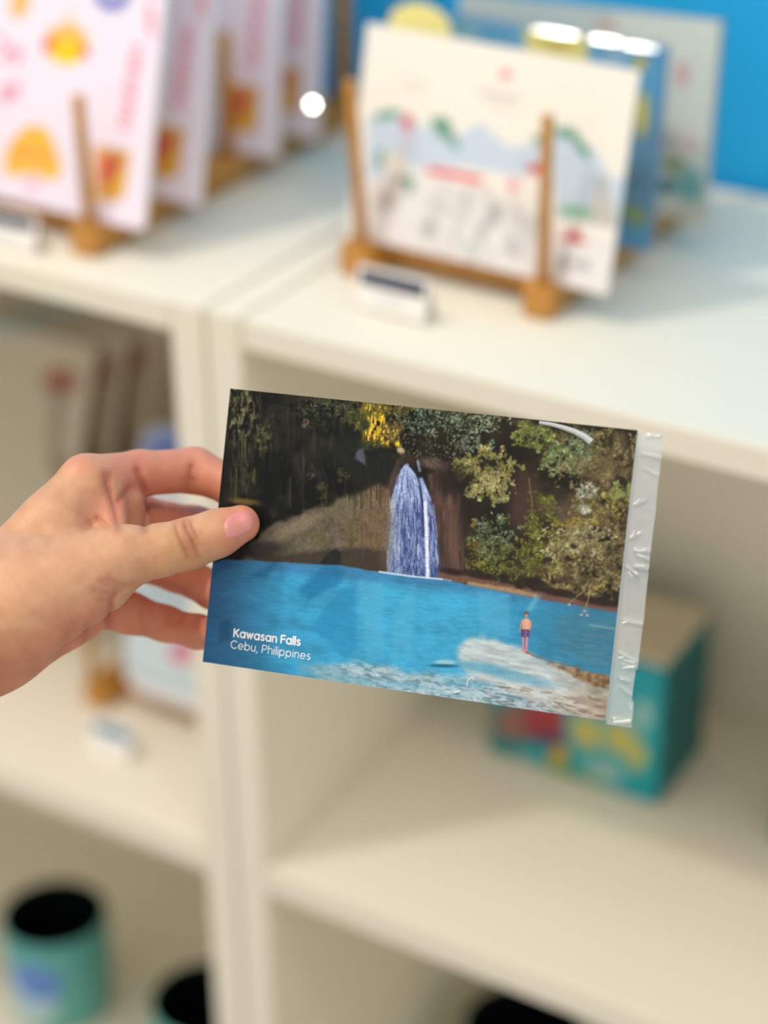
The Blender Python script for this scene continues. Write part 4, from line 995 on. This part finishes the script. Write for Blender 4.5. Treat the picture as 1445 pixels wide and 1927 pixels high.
# the rest of the forearm and the elbow, outside the photograph
def limb(path, n=40):
    V, F = [], []; ab = np.array([-.0013, -.0198, .015])
    for i, (c, ra, rb) in enumerate(path):
        d = np.array(path[min(i + 1, len(path) - 1)][0]) - np.array(path[max(i - 1, 0)][0]); d = d / np.linalg.norm(d)
        e1 = ab - d * (ab @ d); e1 = e1 / np.linalg.norm(e1); e2 = np.cross(d, e1)
        for k in range(n):
            t = 2 * math.pi * k / n; V.append(np.array(c) + e1 * ra * math.cos(t) + e2 * rb * math.sin(t))
    for i in range(len(path) - 1):
        for k in range(n): k2 = (k + 1) % n; F.append((i * n + k, (i + 1) * n + k, (i + 1) * n + k2, i * n + k2))
    return np.array(V), np.array(F)
W0, E0, S0 = np.array((-.1408, -.0377, .751)), np.array((-.329, -.161, .622)), np.array((-.27, -.31, .42))
arm = []
for t in np.linspace(.36, .93, 12): arm.append((W0 + (E0 - W0) * t, .0345 + .009 * math.sin((t - .36) * 3.4), .0262 + .014 * math.sin((t - .36) * 2.6)))
for t in (.06, .14, .25, .4, .6, .8, 1): arm.append((E0 + (S0 - E0) * t + (W0 - E0) * .02 * (1 - t), .040 + .006 * t, .041 + .006 * t))
AV, AF = limb(arm)
HF = np.concatenate([HF, AF + len(HV)]); HV = np.concatenate([HV, AV])
def add_mesh(name, V, F, mat, parent=None):
    me = bpy.data.meshes.new(name); F = F.astype(np.int32)
    me.vertices.add(len(V)); me.vertices.foreach_set('co', V.astype(np.float32).ravel())
    me.loops.add(F.size); me.loops.foreach_set('vertex_index', F.ravel())
    me.polygons.add(len(F)); me.polygons.foreach_set('loop_start', np.arange(0, F.size, F.shape[1], dtype=np.int32))
    me.polygons.foreach_set('use_smooth', np.ones(len(F), bool)); me.update(calc_edges=True); me.validate()
    me.materials.append(mat)
    o = bpy.data.objects.new(name, me); COL.objects.link(o)
    if parent: o.parent = parent
    return o
def to_world(V): return V @ CR + CC
# skin tone: paler on the back of the hand, redder on fingers, pads and in folds, which also carry painted crease shade
px = IW / 2 + FPX * HV[:, 0] / HV[:, 2]; py = IH / 2 - FPX * HV[:, 1] / HV[:, 2]
red = np.zeros(len(HV))
for ch in FING:
    red = np.maximum(red, sm(.004, -.001, chain(HV, ch)) * sm(150, 240, px) * .85)
red = np.maximum(red, sm(.006, -.001, chain(HV, THUMB)) * sm(385, 450, px) * .75)
red = np.maximum(red, .7 * np.exp(-(((px - 220) / 52) ** 2 + ((py - 955) / 42) ** 2)) * (HV[:, 2] > .75))
red = np.maximum(red, .8 * sm(1130, 1215, py + (px - 100) * .45) * sm(.765, .78, HV[:, 2]))
red = np.maximum(red, .5 * np.exp(-(((px - 150) / 34) ** 2 + ((py - 872) / 22) ** 2)))
red = np.maximum(red, .75 * sm(1150, 1260, py + (px - 60) * .55) * (px < 215))
yel = np.exp(-(((px - 340) / 46) ** 2 + ((py - 1030) / 30) ** 2)) * .8
mott = fbm(px / 22, py / 22, 71, 4) - .5
base, redc, yelc = np.array((210, 156, 118.)), np.array((214, 132, 105.)), np.array((198, 146, 96.))
cc = base * (1 - yel[:, None]) + yelc * yel[:, None]; cc = cc * (1 - red[:, None]) + redc * red[:, None]
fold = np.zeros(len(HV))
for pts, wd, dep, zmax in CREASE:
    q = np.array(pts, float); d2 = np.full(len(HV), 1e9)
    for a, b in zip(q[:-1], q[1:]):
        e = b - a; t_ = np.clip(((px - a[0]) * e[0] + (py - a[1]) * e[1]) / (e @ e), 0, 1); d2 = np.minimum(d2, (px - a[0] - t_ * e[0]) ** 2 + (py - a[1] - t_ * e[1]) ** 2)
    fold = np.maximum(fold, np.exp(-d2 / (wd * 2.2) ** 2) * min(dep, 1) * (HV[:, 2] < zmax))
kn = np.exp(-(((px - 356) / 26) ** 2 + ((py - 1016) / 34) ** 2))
cc = cc * (1 - (.16 + .16 * kn[:, None]) * fold[:, None] * np.array((.6, 1, 1)))  # folds darkened: skin pigment plus painted crease shade
cc = cc * (1 + mott[:, None] * np.array((.08, .16, .18)))
M_skin = bpy.data.materials.new('skin'); M_skin.use_nodes = True
nt = M_skin.node_tree; b_ = nt.nodes['Principled BSDF']
at = nt.nodes.new('ShaderNodeVertexColor'); at.layer_name = 'tone'
nt.links.new(at.outputs[0], b_.inputs['Base Color'])
b_.inputs['Roughness'].default_value = .5; b_.inputs['Specular IOR Level'].default_value = .4
b_.inputs['Subsurface Weight'].default_value = .25; b_.inputs['Subsurface Radius'].default_value = (1, .35, .2); b_.inputs['Subsurface Scale'].default_value = .003
tcn = nt.nodes.new('ShaderNodeTexCoord'); vo = nt.nodes.new('ShaderNodeTexVoronoi'); vo.inputs['Scale'].default_value = 900
n3 = nt.nodes.new('ShaderNodeTexNoise'); n3.inputs['Scale'].default_value = 420
ad = nt.nodes.new('ShaderNodeMath'); ad.operation = 'ADD'
bp = nt.nodes.new('ShaderNodeBump'); bp.inputs['Strength'].default_value = .10; bp.inputs['Distance'].default_value = .0006
nt.links.new(tcn.outputs['Object'], vo.inputs['Vector']); nt.links.new(tcn.outputs['Object'], n3.inputs['Vector'])
nt.links.new(vo.outputs['Distance'], ad.inputs[0]); nt.links.new(n3.outputs['Fac'], ad.inputs[1])
nt.links.new(ad.outputs[0], bp.inputs['Height']); nt.links.new(bp.outputs[0], b_.inputs['Normal'])
HW = to_world(HV)
anchor = to_world(cs(60, 1120, .76)[None])[0]
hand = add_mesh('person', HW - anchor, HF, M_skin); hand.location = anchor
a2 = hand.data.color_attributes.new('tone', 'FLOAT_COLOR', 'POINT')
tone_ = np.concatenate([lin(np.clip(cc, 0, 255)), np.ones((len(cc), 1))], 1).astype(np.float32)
a2.data.foreach_set('color', tone_.ravel())
tag(hand, 'bare left hand and forearm reaching in from the left, pinching the postcard', 'person')
# thumbnail: patch lifted off the thumb's surface
nail_o = [(428, 971), (445, 963), (462, 960.5), (474, 963), (481.5, 972), (482, 985), (475, 997), (459, 1007), (441, 1014), (428, 1014), (421.5, 1003), (420, 987)]
NC = np.array((450., 987.)); rings = 9; m_ = 48
pts = []
q = np.array(nail_o + nail_o[:1], float); seg = np.linspace(0, len(nail_o), m_, endpoint=False)
per = np.array([q[int(s)] * (1 - s % 1) + q[int(s) + 1] * (s % 1) for s in seg])
per = .25 * np.roll(per, 1, 0) + .5 * per + .25 * np.roll(per, -1, 0)
pix = [NC] + [NC + (per[k] - NC) * (j / rings) for j in range(1, rings + 1) for k in range(m_)]
pix = np.array(pix); jr = np.array([0] + [j for j in range(1, rings + 1) for k in range(m_)]) / rings
dv = np.stack([(pix[:, 0] - IW / 2) / FPX, -(pix[:, 1] - IH / 2) / FPX, np.ones(len(pix))], 1)
t = np.full(len(pix), .735)
for _ in range(40): t += np.clip(hand_sdf(dv * t[:, None], False), -.004, .004) * .9
lift = .00055 * np.sqrt(np.clip(1 - jr ** 6, 0, 1)) - .00012
NV = dv * (t - lift)[:, None]
NF = [(0, 1 + (k + 1) % m_, 1 + k) for k in range(m_)]
for j in range(rings - 1):
    for k in range(m_):
        k2 = (k + 1) % m_; NF.append((1 + j * m_ + k, 1 + j * m_ + k2, 1 + (j + 1) * m_ + k2, 1 + (j + 1) * m_ + k))
M_nail = principled('fingernail', (222, 140, 128), .28, .06, 120, spec=.9)
nail = mesh_obj('thumbnail', to_world(NV) - anchor, NF, M_nail, hand, True); nail['label'] = 'short glossy pink thumbnail'
